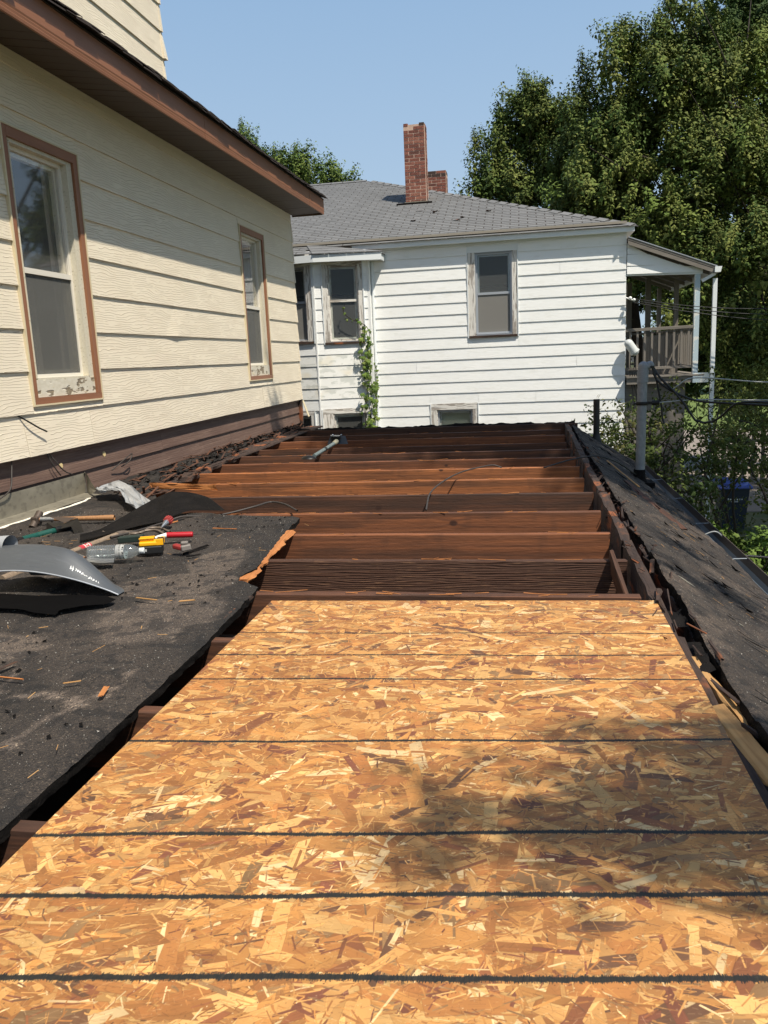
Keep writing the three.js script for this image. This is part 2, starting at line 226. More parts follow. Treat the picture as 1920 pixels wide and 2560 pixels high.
// ---------------------------------------------------------------- ground
struct('ground', grid(8, 8, (u, v) => { const x = mix(-150, 150, u), z = mix(60, -240, v); return [x, -3, z, x, z]; }), std({ map: tex(512, 512, (u, v) => { const n = fbm(u * 10, v * 10, 311, 5, 10, 10), d = sst(.5, .65, fbm(u * 4, v * 4, 315, 4, 4, 4)); return mixc(mixc(s255(78, 92, 44), s255(54, 66, 30), n), s255(120, 108, 88), d * .5); }, 6, 6), roughness: 1 }));
struct('gravel_alley', grid(6, 6, (u, v) => { const x = mix(4.2, 18, u), z = mix(-20, -40, v); return [x + .1 * v * 4, -2.99, z, x, z]; }), std({ map: tex(512, 512, (u, v) => { const n = fbm(u * 40, v * 40, 321, 4, 40, 40), b = fbm(u * 4, v * 4, 325, 3, 4, 4); return mixc(s255(150, 138, 126), s255(116, 106, 97), n * .7 + b * .4); }, 3, 3), roughness: 1 }));

// ---------------------------------------------------------------- clapboard walls and windows
const wall = (o, a) => ({ o, a: a.clone().normalize(), n: new THREE.Vector3().crossVectors(a.clone().normalize(), Y1), m: new THREE.Matrix4() });
function frameOf(o, a) { const w = wall(o, a); w.m.makeBasis(w.a, Y1, w.n).setPosition(o); return w; }
const lb = (w, a0, a1, y0, y1, n0, n1, along) => box(a0, a1, y0, y1, n0, n1, along).applyMatrix4(w.m);
const lp = (w, a, y, n) => V(a, y, n).applyMatrix4(w.m);
// a lap-siding board: butt t thick at the bottom, tucked thin under the next one; flare lifts an end
function lap(w, a0, a1, y0, e, t, { f0 = 0, f1 = 0, n = 0, wob = .0012 } = {}) {
  const L = a1 - a0, s = (rnd() * 999) | 0, segs = L > 1.2 ? 6 : 2;
  return push([[0, 0], [t, 0], [.003, e + .012], [0, e + .012]], lp(w, a0, y0, n), w.a, w.n, Y1, L, segs, (l, k) => { const low = k < 2 ? 1 : 0; return [low * (f0 * (1 - sst(0, .25, l)) + f1 * sst(L - .25, L, l)) + (noise(l * 2.2, k, s) - .5) * 2 * wob, low * (noise(l * 1.7, 3, s) - .5) * 3 * wob, 0]; });
}
// wall core with openings [a0,a1,y0,y1]
function core(w, a0, a1, y0, y1, holes, n0, n1) {
  const s = new THREE.Shape([new THREE.Vector2(a0, y0), new THREE.Vector2(a1, y0), new THREE.Vector2(a1, y1), new THREE.Vector2(a0, y1)]);
  for (const [b0, b1, c0, c1] of holes) s.holes.push(new THREE.Path([new THREE.Vector2(b0, c0), new THREE.Vector2(b0, c1), new THREE.Vector2(b1, c1), new THREE.Vector2(b1, c0)]));
  return new THREE.ExtrudeGeometry(s, { depth: n1 - n0, bevelEnabled: false }).translate(0, 0, n0).applyMatrix4(w.m);
}
// a bay of boards between a0 and a1 that leaves out the rectangles in cut; the pieces become parts
function courses(parent, w, a0, a1, ys, e, t, mat, cut, name, joints = {}, opt = {}) {
  ys.forEach((y, k) => {
    const hit = cut.filter((c) => c[3] > y + .004 && c[2] < y + e - .004).sort((p, q) => p[0] - q[0]);
    let from = a0; const seg = [];
    for (const c of hit) { if (c[0] > from) seg.push([from, c[0]]); from = Math.max(from, c[1]);
      const up = y + e - c[3], dn = c[2] - y; // what is left above and below the opening
      if (dn > .012 && dn < e) part(name, lap(w, c[0] + .002, c[1] - .002, y, dn, t, { n: -.002 }), mat(k), parent);
      if (up > .012 && up < e) part(name, lap(w, c[0] + .002, c[1] - .002, c[3], up, t * .6, { n: .001 }), mat(k), parent); }
    if (from < a1) seg.push([from, a1]);
    for (const [s0, s1] of seg) { let p = s0; const js = (joints[k] ?? []).filter((j) => j > s0 + .05 && j < s1 - .05).concat([s1]);
      js.forEach((q, i) => { part(name, lap(w, p + (i ? .003 : .001), q - (q < s1 ? .002 : .001), y, e, t, { f0: i && opt.flare ? rr(.002, .010) : 0, f1: q < s1 && opt.flare ? rr(.004, .016) : 0, n: opt.n ?? 0 }), mat(k), parent); p = q; }); }
  });
}
// double-hung window with a storm frame; all measures in the wall's own axes
function makeWindow(house, w, { a0, a1, y0, y1, meet, casing, m, sillY, back = 1.0, lowScreen, curtain, trim, upFill, glass = M.glass, room = true }) {
  const g = sub('window', house), P = (n, geo, mat) => part(n, geo, mat, g);
  casing(P);
  const d = -.045, f = .028, r = .03; // sash depth, frame width
  P('storm_frame', [lb(w, a0, a0 + f, y0, y1, d - r, d, 1), lb(w, a1 - f, a1, y0, y1, d - r, d, 1), lb(w, a0 + f, a1 - f, y1 - f, y1, d - r, d), lb(w, a0 + f, a1 - f, y0, y0 + f, d - r, d)], m);
  P('meeting_rail', lb(w, a0 + f, a1 - f, meet - .02, meet + .02, d - r + .003, d + .004), m);
  P('jamb', [lb(w, a0 - .012, a0 - .001, y0, y1, -.14, .004), lb(w, a1 + .001, a1 + .012, y0, y1, -.14, .004), lb(w, a0, a1, y1 + .001, y1 + .012, -.14, .004), lb(w, a0, a1, y0 - .012, y0 - .001, -.14, .004)], trim ?? m);
  P('upper_pane', lb(w, a0 + f, a1 - f, meet + .02, y1 - f, d - .02, d - .016), glass);
  P('lower_pane', lb(w, a0 + f, a1 - f, y0 + f, meet - .02, d - .024, d - .020), glass);
  if (lowScreen) P('insect_screen', lb(w, a0 + f, a1 - f, y0 + f, meet - .02, d - .010, d - .009), lowScreen);
  P('sash', [lb(w, a0 + .001, a0 + f + .03, y0, y1, d - .075, d - .035, 1), lb(w, a1 - f - .03, a1 - .001, y0, y1, d - .075, d - .035, 1), lb(w, a0 + f + .03, a1 - f - .03, y1 - f - .03, y1, d - .075, d - .035), lb(w, a0 + f + .03, a1 - f - .03, meet - .025, meet + .025, d - .076, d - .034), lb(w, a0 + f + .03, a1 - f - .03, y0, y0 + f + .03, d - .075, d - .035)], trim ?? m);
  if (curtain) for (const [c0, c1, cy0, cy1, mat] of curtain) P('curtain', grid(40, 2, (u, v) => { const p = lp(w, mix(c0, c1, u), mix(cy0, cy1, v), -.22 + .018 * Math.sin(u * (c1 - c0) * 90) + .008 * Math.sin(u * 31)); return [p.x, p.y, p.z, u * .5, v]; }), mat);
  if (upFill) P('roller_blind', lb(w, a0 + f, a1 - f, upFill[0], upFill[1], -.19, -.187), upFill[2]);
  if (room) P('room', [lb(w, a0 - .4, a1 + .4, y0 - .5, y1 + .3, -back - .02, -back), lb(w, a0 - .42, a0 - .4, y0 - .5, y1 + .3, -back, -.16), lb(w, a1 + .4, a1 + .42, y0 - .5, y1 + .3, -back, -.16), lb(w, a0 - .4, a1 + .4, y1 + .3, y1 + .32, -back, -.16), lb(w, a0 - .4, a1 + .4, y0 - .52, y0 - .5, -back, -.16)], M.interior);
  return g;
}

// ---------------------------------------------------------------- the cream house on the left
const WX = -3.5;
const cream = thing('cream_house', 'cream clapboard house with brown eaves and two narrow windows', 'house', V(WX, -3, -6));
{
  const w = frameOf(V(WX, 0, 0), V(0, 0, -1)), e = .2985, ys = [...Array(9)].map((_, k) => .405 + e * k);
  const wins = [[5.29, 6.27, .752, 2.68], [10.0, 10.98, .772, 2.712]];
  const glassRects = wins.map(([a0, a1, y0, y1]) => [a0 + .118, a1 - .148, y0 + .2, y1 - .11]);
  part('wall', [lb(w, .2, 12.44, -3, .399, -.16, -.048), core(w, .2, 12.44, .40, 3.24, glassRects.map((r) => [r[0] - .012, r[1] + .012, r[2] - .012, r[3] + .012]), -.16, -.026), lb(w, .2, 12.44, -3, 3.24, -5.6, -5.45), lb(w, .2, .35, -3, 3.24, -5.44, -.17), lb(w, 12.29, 12.44, -3, 3.24, -5.44, -.17), lb(w, .2, 12.44, 3.245, 3.3, -5.6, -.05)], M.dark, cream);
  part('wall_sheathing', core(w, .2, 12.44, .40, 3.24, wins.map((r) => [r[0] + .02, r[1] - .02, r[2] + .02, r[3] - .02]), -.025, -.001), M.siding, cream);
  courses(cream, w, .2, 12.44, ys, e, .020, () => M.siding, wins, 'siding_board', { 0: [2.3, 5.16, 6.06, 10.51], 1: [3.4], 3: [7.9], 5: [3.9], 8: [3.2, 8.18] }, { flare: true });
  part('frieze_board', lb(w, .2, 12.44, 3.094, 3.235, 0, .012), M.siding, cream);
  ys.forEach((y) => part('corner_cap', push([[-.03, 0], [.026, 0], [.007, e], [-.03, e]], lp(w, 12.415, y, 0), w.a, w.n, Y1, .05, 1), M.siding, cream));
  // brown lap boards laid bare below the siding
  courses(cream, w, .2, 12.38, [-.14, .03, .20, .37], .17, .024, () => M.skirt, [], 'skirt_board', { 1: [4.1, 9.3], 2: [7.4], 3: [3.0] }, { n: -.046 });
  part('corner_post', beam(lp(w, 12.42, -.12, -.03), lp(w, 12.42, .40, -.03), .08, .09, { segs: 5, jit: .012, up: X1 }), M.rotten, cream);
  part('loose_corner_cap', beam(V(-3.49, .385, -12.50), V(-3.405, .125, -12.50), .012, .07, { up: Z1 }), M.trimCream, cream);
  for (const [a, y] of [[5.62, .325], [6.28, .335]]) part('plug', cyl(lp(w, a, y - .045, -.04), lp(w, a, y - .045, -.026), .022, .022, 18), M.cutWood, cream);
  // wire ends that hang out of the wall
  const wires = [[[5.0, .40, -.01], [4.93, .33, .03], [4.86, .22, .05], [4.7, .16, .04]], [[5.44, .41, -.012], [5.48, .33, .02], [5.56, .25, .03], [5.70, .20, .01]], [[5.42, .41, -.012], [5.44, .33, .01], [5.49, .26, .015], [5.55, .215, .004]], [[6.35, .14, -.012], [6.5, .21, .03], [6.66, .245, .03], [6.60, .19, .03], [6.50, .15, .0]]];
  for (const p of wires) part('wire_end', tube(p.map((q) => lp(w, ...q)), .005, 24, 6), M.wireBrown, cream);
  part('wire_end', tube([lp(w, 5.10, .712, .0), lp(w, 5.17, .66, .035), lp(w, 5.28, .60, .05), lp(w, 5.36, .567, .055)], .006, 20, 7), M.steelDark, cream);
  // windows
  wins.forEach(([a0, a1, y0, y1], i) => {
    const [s0, s1, t0, t1] = glassRects[i];
    makeWindow(cream, w, { a0: s0, a1: s1, y0: t0, y1: t1, meet: 1.725, m: M.whiteVinyl, trim: M.creamPeel, back: 2.2, lowScreen: M.screen,
      curtain: i ? [[s0 + .02, s1 - .1, t0, t1 - .06, M.curtain]] : [[s1 + .0, s1 + .26, t0 - .1, t1 + .06, M.curtain], [s0 + .12, s0 + .42, t0 - .1, 1.66, M.curtain]],
      casing: (P) => {
        [lb(w, a0, a0 + .014, y0, y1, -.01, .030, 1), lb(w, a1 - .014, a1, y0, y1, -.01, .030, 1), lb(w, a0 + .014, a1 - .014, y1 - .012, y1, -.01, .031), lb(w, a0 + .014, a1 - .014, y0, y0 + .012, -.01, .031)].forEach((g) => P('outer_trim', g, M.trimCream));
        P('casing', lb(w, a0 + .0145, a0 + .067, y0 + .06, y1 - .0125, -.01, .024, 1), M.brownTrim); P('casing', lb(w, a1 - .073, a1 - .0145, y0 + .06, y1 - .0125, -.01, .024, 1), M.brownTrim);
        P('casing', lb(w, a0 + .0675, a1 - .0735, y1 - .082, y1 - .0125, -.01, .025), M.brownTrim); P('casing', lb(w, a0 + .0145, a1 - .0145, y0 + .0125, y0 + .059, -.01, .026), M.brownTrim);
        P('blind_stop', [lb(w, a0 + .0675, s0 - .0125, y0 + .06, y1 - .083, -.13, .0, 1), lb(w, s1 + .0125, a1 - .0735, y0 + .06, y1 - .083, -.13, .002, 1), lb(w, s0 - .012, s1 + .012, t1 + .0125, y1 - .083, -.13, .001)], M.creamPeel);
        const sc = P('sill', lb(w, a0 + .0685, a1 - .0745, y0 + .061, t0 - .0125, -.13, .006), M.peel);
        P('paint_flakes', merge([...Array(10)].map(() => { const g = new GB(), c = lp(w, rr(a0 + .08, a1 - .09), rr(y0 + .07, t0 - .02), .0065), q = () => V(rr(-.003, .012), rr(-.014, .014), rr(-.022, .022)); const A = c.clone().add(q()), B = c.clone().add(q()), D = c.clone().add(q()); A.x = B.x = c.x; return g.tri(A, B, D, [0, 0], [.1, 0], [.1, .1]).geo(); })), M.trimCream).userData.kind = 'stuff';
      } });
  });
  { // scuffed lettering on the head of the far window
    const [a0, a1, y0, y1] = wins[1];
    const t = canvasTex(256, 32, (c, W, H) => { c.fillStyle = '#b9b2a2'; c.fillRect(0, 0, W, H); c.fillStyle = '#2a2826'; let x = 6; let s = 3; const q = () => ((s = (s * 16807) % 2147483647) / 2147483647); while (x < W - 10) { const k = 3 + q() * 12; c.fillRect(x, 8 + q() * 6, k, 8 + q() * 9); x += k + 1 + q() * 6; } });
    part('head_marking', lb(w, a0 + .14, a1 - .20, y1 - .105, y1 - .086, .0015, .003), std({ map: t, roughness: .8 }), cream);
  }
  // eaves: soffit panels, fascia, shingle edge
  const fx = -3.0, fy = (a) => 3.2 - .0128 * (12.55 - a), soffit = sub('soffit', cream);
  for (let a = .2; a < 12.5; a += .155) part('soffit_panel', push([[0, 0], [.146, 0], [.146, .008], [0, .008]], V(WX + .013, 3.2 + rr(-.001, .001), -a - .146), X1.clone().multiplyScalar(.475).setY(fy(a) + .012 - 3.2).normalize(), V(0, 0, 1).multiplyScalar(1), Y1, .487, 1), M.soffit, soffit);
  part('soffit_lining', lb(w, .2, 12.5, 3.226, 3.236, .0, .49), M.dark, soffit);
  for (const [a0, a1] of [[.2, 7.848], [7.852, 11.75], [11.754, 12.6]]) part('fascia', push([[-.02, -.004], [0, -.006], [.003, .012], [0, .016], [.003, .034], [0, .038], [.004, .052], [.004, .205], [-.02, .205]], V(fx, fy(a0), -a0), V(0, fy(a1) - fy(a0), -(a1 - a0)).normalize(), X1, Y1, a1 - a0, 8, (l, k) => [(noise(l * 1.3, 1, 7) - .5) * .004, 0, 0]), M.brownTrim, cream);
  const roof = sub('roof', cream), ty = (a) => fy(a) + .207;
  part('drip_edge', push([[-.05, 0], [.012, 0], [.012, .006], [-.05, .006]], V(fx, ty(.2) + .0, -.2), V(0, ty(12.62) - ty(.2), -12.42).normalize(), X1, Y1, 12.42, 1), M.blackShingle, roof);
  part('roof_deck', push([[0, 0], [1.6, .56], [1.6, .62], [0, .02]], V(fx - .01, ty(.2) + .007, -.2), V(0, ty(12.62) - ty(.2), -12.42).normalize(), V(-1, 0, 0), Y1, 12.42, 1), M.blackShingle, roof);
  part('rake_board', lb(w, 12.56, 12.6, 3.19, 3.40, .0, .478), M.dark, roof);
  for (let L = 0; L < 3; L++) for (let a = .2 - L * .11; a < 12.6; a += .33) {
    const a1 = Math.min(a + .322, 12.64), out = .060 - L * .004 + rr(-.008, .012), sag = rr(-.012, .002), th = rr(.006, .011);
    part('shingle', grid(4, 2, (u, v) => { const z = -mix(a, a1, u), x = mix(out, -.24, v); const y = ty(-z) + .026 + L * .0125 + (.03 - x) * .34 * (v > 0 ? 1 : 1) + (v === 0 ? sag + .006 * Math.sin(u * 3.1 + a) : 0); return [fx + x, y, z, -z, x]; }), M.blackShingle, roof);
    part('shingle', grid(4, 1, (u, v) => { const z = -mix(a, a1, u); return [fx + out + .0006, ty(-z) + .026 + L * .0125 + (.03 - out) * .34 + sag + .006 * Math.sin(u * 3.1 + a) - v * th, z, -z, v * .01]; }), M.blackShingle, roof);
  }
  // upper storey set back behind the eave roof
  const w2 = frameOf(V(-4.2, 0, 0), V(0, 0, -1)), ys2 = [...Array(14)].map((_, k) => 3.70 + .2985 * k);
  part('upper_wall', [lb(w2, .2, 9.77, 3.3, 7.9, -4.6, -.002), lb(w2, .2, 9.77, 7.92, 8.0, -4.6, .3)], M.siding, cream);
  courses(cream, w2, .2, 9.79, ys2, .2985, .020, () => M.siding, [], 'siding_board', { 3: [3.2], 5: [6.6] });
  ys2.forEach((y, k) => part('corner_cap', push([[-.03, 0], [.028, 0], [.008, .297], [-.03, .297]], lp(w2, 9.775, y, 0), w2.a, w2.n, Y1, .05, 1, k === 3 ? (l, q) => [q === 1 ? .02 : 0, 0, l > .02 && q < 2 ? .035 : 0] : null), M.siding, cream));
}

// ---------------------------------------------------------------- the white house across the yard
const ZW = -14.5;
const white = thing('white_house', 'white clapboard house with grey hip roof, bay and side porch', 'house', V(-2, -3, ZW));
{
  const w = frameOf(V(0, 0, ZW), X1), e = .1965, ys = [...Array(20)].map((_, k) => 2.68 - e * k);
  const wins = [[-.962, -.082, 1.268, 2.82], [-1.675, -.805, -1.36, .142]];
  const gl = [[-.81, -.2, 1.335, 2.70], [-1.545, -.92, -1.25, .018]];
  part('wall', [core(w, -9, 1.70, -3, 3.0, [...gl.map((r) => [r[0] - .012, r[1] + .012, r[2] - .012, r[3] + .012]), [-5.1, -2.76, -2.9, 2.7]], -.16, -.026), lb(w, -9, 1.70, -3, 3.0, -11, -10.9), lb(w, 1.55, 1.70, -3, 3.0, -10.9, -.17), lb(w, -9, -8.85, -3, 3.0, -10.9, -.17), lb(w, -9, 1.7, 3.01, 3.05, -11, .1)], M.interior, white);
  part('wall_sheathing', [core(w, -9, 1.70, -3, 2.97, [...wins.map((r) => [r[0] + .02, r[1] - .02, r[2] + .02, r[3] - .02]), [-5.1, -2.76, -2.9, 2.7]], -.025, -.001), lb(w, 1.701, 1.712, -3, 2.96, -10.9, -.03)], M.whiteSiding, white);
  const low = (k) => (k > 8 && k < 13 ? M.whiteDirty : M.whiteSiding);
  courses(white, w, -2.66, 1.695, ys.slice(0, 17), e, .017, () => M.whiteSiding, wins, 'siding_board', { 2: [.62], 8: [-.3], 10: [-1.9, .9], 13: [.2] });
  part('siding_below', merge(ys.slice(17).map((y) => lap(w, -2.66, 1.695, y, e, .013))), M.whiteSiding, white, { kind: 'stuff' });
  ys.slice(0, 17).forEach((y) => part('corner_cap', push([[-.03, 0], [.017, 0], [.005, e], [-.03, e]], lp(w, 1.678, y, 0), w.a, w.n, Y1, .036, 1), M.whiteSiding, white));
  const frieze = part('frieze_board', lb(w, -2.9, 1.715, 2.845, 2.985, -.001, .018), M.whiteTrim, white);
  const jBoard = (P, W, a0, a1, y0, y1, s0, s1, t0, t1, top) => {
    P('outer_trim', lb(W, a0, a0 + .016, y0, y1, -.01, .026, 1), M.whiteTrim); P('outer_trim', lb(W, a1 - .016, a1, y0, y1, -.01, .026, 1), M.whiteTrim);
    P('casing', lb(W, a0 + .017, s0 - .0125, y0 + .04, t1 + .012, -.13, .012, 1), M.peelWhite); P('casing', lb(W, s1 + .0125, a1 - .017, y0 + .04, t1 + .012, -.13, .012, 1), M.peelWhite);
    P('head_casing', lb(W, a0 + .017, a1 - .017, t1 + .0125, y1, -.13, .014), top);
    P('sill', beam(lp(W, a0 + .018, y0 + .02, 0), lp(W, a1 - .018, y0 + .02, 0), .085, .036, { segs: 10, jit: .006 }), M.rotten);
    P('stool', lb(W, s0 - .012, s1 + .012, y0 + .0405, t0 - .0125, -.13, .001), M.alu);
  };
  wins.forEach(([a0, a1, y0, y1], i) => { const [s0, s1, t0, t1] = gl[i];
    makeWindow(white, w, { a0: s0, a1: s1, y0: t0, y1: t1, meet: i ? -.6 : 2.02, m: M.alu, trim: i ? M.peelWhite : M.alu, back: 4, glass: M.dullGlass, room: false, lowScreen: i ? null : M.screenGrey, upFill: i ? [-.7, 0, std({ color: 0xb9bda2, roughness: .9 })] : null, casing: (P) => jBoard(P, w, a0, a1, y0, y1, s0, s1, t0, t1, i ? M.peelWhite : M.whiteTrim) }); });
  // shallow bay on the left
  const P0 = V(-3.62, 0, -14.12), P1 = V(-2.70, 0, -14.33), PL = V(-5.2, 0, -14.38);
  const wr = frameOf(P0, P1.clone().sub(P0)), wl = frameOf(PL, P0.clone().sub(PL)), Lr = P0.distanceTo(P1), Ll = PL.distanceTo(P0), bys = ys.slice(0, 14).map((y) => y - .012);
  const br = [[.135, .875, 1.268, 2.76], [.02, .93, -1.3, .13]], brg = [[.25, .77, 1.33, 2.62], [.24, .80, -1.2, .03]], bl = [[Ll - .95, Ll - .02, 1.30, 2.76], [Ll - .95, Ll - .10, -1.3, .10]], blg = [[Ll - .80, Ll - .17, 1.36, 2.62], [Ll - .80, Ll - .2, -1.2, .02]];
  for (const [W, L, hs, gs, inner] of [[wr, Lr, br, brg], [wl, Ll, bl, blg]]) {
    part('bay_wall', core(W, 0, L, -3, 2.80, gs.map((r) => [r[0] - .012, r[1] + .012, r[2] - .012, r[3] + .012]), -.12, -.003), M.whiteSiding, white);
    courses(white, W, .002, L - .002, bys, e, .015, (k) => low(k), hs, 'siding_board');
    hs.forEach(([a0, a1, y0, y1], i) => { const [s0, s1, t0, t1] = gs[i]; makeWindow(white, W, { a0: s0, a1: s1, y0: t0, y1: t1, meet: i ? -.6 : 2.02, m: W === wr ? M.peelWhite : M.alu, trim: M.peelWhite, back: 3.4, glass: M.dullGlass, room: false, lowScreen: W === wl ? M.screenGrey : null, casing: (P) => jBoard(P, W, a0, a1, y0, y1, s0, s1, t0, t1, M.peelWhite) }); });
  }
  part('bay_corner_board', beam(P0.clone().setY(-2).add(V(.0, 0, .004)), P0.clone().setY(2.7).add(V(.0, 0, .004)), .03, .03, { up: Z1 }), M.whiteSiding, white);
  part('bay_wall', box(-2.70, -2.66, -3, 2.8, -14.5, -14.325, 1), M.whiteSiding, white);
  part('bay_drain', cyl(V(-2.63, -2, -14.47), V(-2.63, 2.66, -14.47), .022), M.whiteTrim, white);
  // bay eave
  const E0 = V(-5.4, 0, -14.16), E1 = V(-3.56, 0, -13.93), E2 = V(-2.40, 0, -14.14), band = (a, b, y0, y1, t, m, n) => { const d = b.clone().sub(a).normalize(), A = new THREE.Vector3().crossVectors(d, Y1); part(n, push([[-t, y0], [0, y0], [0, y1], [-t, y1]], a, d, A, Y1, a.distanceTo(b), 1), m, white); };
  band(E0, E1, 2.665, 2.785, .025, M.whiteTrim, 'bay_fascia'); band(E1, E2, 2.665, 2.785, .025, M.whiteTrim, 'bay_fascia'); band(E2, V(-2.40, 0, -14.49), 2.665, 2.785, .025, M.whiteTrim, 'bay_fascia');
  part('bay_soffit', new GB().quad([-5.4, 2.68, -14.48], [-5.4, 2.68, -14.17], [-3.57, 2.68, -13.95], [-2.42, 2.68, -14.48], [0, 0], [0, 1], [1, 1], [1, 0]).tri([-3.57, 2.68, -13.95], [-2.42, 2.68, -14.15], [-2.42, 2.68, -14.48], [0, 0], [1, 0], [1, 1]).geo(), M.whiteTrim, white);
  // main roof
  const roof = sub('roof', white), zE = -14.35, yE = 2.96, sl = .4, rp = (x, z, up = 0) => V(x, yE + sl * (zE - z) + up, z), zR = -19.8, yR = yE + sl * (zE - zR), xR = 1.82, xP = xR - (zE - zR);
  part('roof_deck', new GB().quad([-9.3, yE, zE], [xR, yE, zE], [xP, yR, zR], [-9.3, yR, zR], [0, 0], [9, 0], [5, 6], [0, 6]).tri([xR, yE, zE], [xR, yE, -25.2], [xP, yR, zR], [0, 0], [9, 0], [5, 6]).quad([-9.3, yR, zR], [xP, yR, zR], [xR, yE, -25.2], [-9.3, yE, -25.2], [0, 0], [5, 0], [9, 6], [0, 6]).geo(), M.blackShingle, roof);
  for (const [a, b] of [[V(-2.95, 0, zE - .002), V(xR, 0, zE - .002)], [V(xR - .002, 0, zE), V(xR - .002, 0, -25.2)]]) { const d = b.clone().sub(a).normalize(), A = new THREE.Vector3().crossVectors(d, Y1); part('eave_board', push([[-.03, -.09], [0, -.09], [.008, .0003], [-.03, .0003]], a.clone().setY(yE), d, A, Y1, a.distanceTo(b), 1), M.whiteTrim, roof); }
  part('soffit', [box(-2.9, xR - .03, yE - .085, yE - .075, ZW + .018, zE - .03), box(1.716, xR - .03, yE - .085, yE - .075, -25, ZW + .017)], M.whiteTrim, roof);
  // three-tab shingles: the nearest three hundred singly, the rest joined
  part('starter_strip', push([[-.12, .046], [0, -.002], [0, .006], [-.12, .054]], V(-2.95, yE - .010, zE + .028), X1, Z1, Y1, xR + 2.95 + .02, 1), M.shingle[1], roof);
  const ex = .127, run = ex / Math.hypot(1, sl), single3 = [], rest = [[], [], []];
  const tabGeo = (x0, x1, z0, z1, lift) => { const g = new GB(), p = [rp(x0, z0, .014 + lift), rp(x1, z0, .014 + lift), rp(x1, z1, .004), rp(x0, z1, .004), rp(x0, z0, .001), rp(x1, z0, .001)], u = (q) => [q.x, q.z]; g.quad(p[0], p[1], p[2], p[3], u(p[0]), u(p[1]), u(p[2]), u(p[3])); g.quad(p[4], p[5], p[1], p[0], u(p[4]), u(p[5]), [p[1].x, p[1].z + .01], [p[0].x, p[0].z + .01]); g.quad(p[4], p[0], p[3], p[3], u(p[4]), u(p[0]), u(p[3]), u(p[3])); g.quad(p[5], p[2], p[1], p[1], u(p[5]), u(p[2]), u(p[1]), u(p[1])); return g.geo(); };
  for (let r = -3; r < 47; r++) { const z0 = zE + .028 - r * run, z1 = z0 - run * 1.12, hip = xR - (zE - z0); 
    for (let x = -8.9 + (r & 1 ? .1525 : 0); x < hip; x += .305) { const x1 = Math.min(x + .288, hip - (zE - z1 - (zE - z0)) * .5); if (x1 - x < .05) continue; if (r < 1 && x1 > (r < 0 ? -3.56 + .0 : 9)) { if (r < 0) continue; } if (r < 0 && z0 > -13.9) continue;
      const g = tabGeo(x, x1, z0, z1, rr(0, .003)); if (x > -5 && r < 46 && single3.length < 300 && r >= -3) single3.push(g); else rest[(rnd() * 3) | 0].push(g); } }
  single3.forEach((g) => part('shingle', g, M.shingle[(rnd() * 3) | 0], roof));
  rest.forEach((l, k) => part('shingle', merge(l), M.shingle[k], roof, { kind: 'stuff' }));
  for (let i = 0; i < 40; i++) { const t0 = i * .19; if (t0 > 5.3) break; const p = V(xR - t0, yE + sl * t0 + .016, zE - t0), d = V(-1, sl, -1).normalize(); part('hip_shingle', push([[-.11, -.028], [0, .012], [.11, -.028], [0, .018]], p, d, V(1, 0, -1).normalize(), Y1, .2, 1), M.shingle[i % 3], roof); }
  for (let x = xP; x > -9.2; x -= .28) part('ridge_shingle', push([[-.12, -.03], [0, .016], [.12, -.03], [0, .022]], V(x, yR + .006, zR), V(-1, 0, 0), Z1, Y1, .3, 1), M.shingle[(rnd() * 3) | 0], roof);
  // bay roof, right-hand facet
  { const A = V(-3.56, 2.795, -13.90), B = V(-2.36, 2.795, -14.13), T = V(-3.80, 3.03, -14.46); const n = 4;
    for (let r = 0; r < n; r++) { const t0 = r / n, t1 = (r + 1.15) / n, a0 = A.clone().lerp(T, t0), b0 = B.clone().lerp(T, t0), a1 = A.clone().lerp(T, Math.min(1, t1)), b1 = B.clone().lerp(T, Math.min(1, t1)), k = Math.max(1, Math.round(a0.distanceTo(b0) / .305));
      for (let i = 0; i < k; i++) { const f0 = (i + .01) / k, f1 = (i + .985) / k, L = (p, q, f, u) => { const v = p.clone().lerp(q, f); v.y += u; return v; }; const a = L(a0, b0, f0, .012), b = L(a0, b0, f1, .012), c = L(a1, b1, f1, .003), d = L(a1, b1, f0, .003), a2 = L(a0, b0, f0, 0), b2 = L(a0, b0, f1, 0), u = (q) => [q.x, q.z]; part('shingle', new GB().quad(a, b, c, d, u(a), u(b), u(c), u(d)).quad(a2, b2, b, a, u(a2), u(b2), u(b), u(a)).geo(), M.shingle[(rnd() * 3) | 0], roof, { }); } }
    part('valley_flashing', new GB().quad(V(-3.80, 3.0, -14.47), V(-2.38, 2.77, -14.15), V(-2.38, 2.77, -14.49), V(-3.8, 2.9, -14.49), [0, 0], [1, 0], [1, 1], [0, 1]).geo(), M.dark, roof); }
  for (const [px, py] of [[1050, 530], [1088, 531], [1085, 534], [1157, 546], [1140, 552], [1143, 553], [1033, 555], [1222, 530]]) { // dead leaves lying on the shingles
    const d = rayTo(px, py), t = (yE - EYE.y + sl * (zE - EYE.z)) / (d.y + sl * d.z), p = EYE.clone().addScaledVector(d, t); part('dead_leaf', place(grid(2, 2, (u, v) => [(u - .5) * .10, .014 + .03 * Math.abs(u - .5) + .01 * v, (v - .5) * .05, u, v]), p, rr(-.2, .2), rr(0, 6)), M.skirt, roof); }
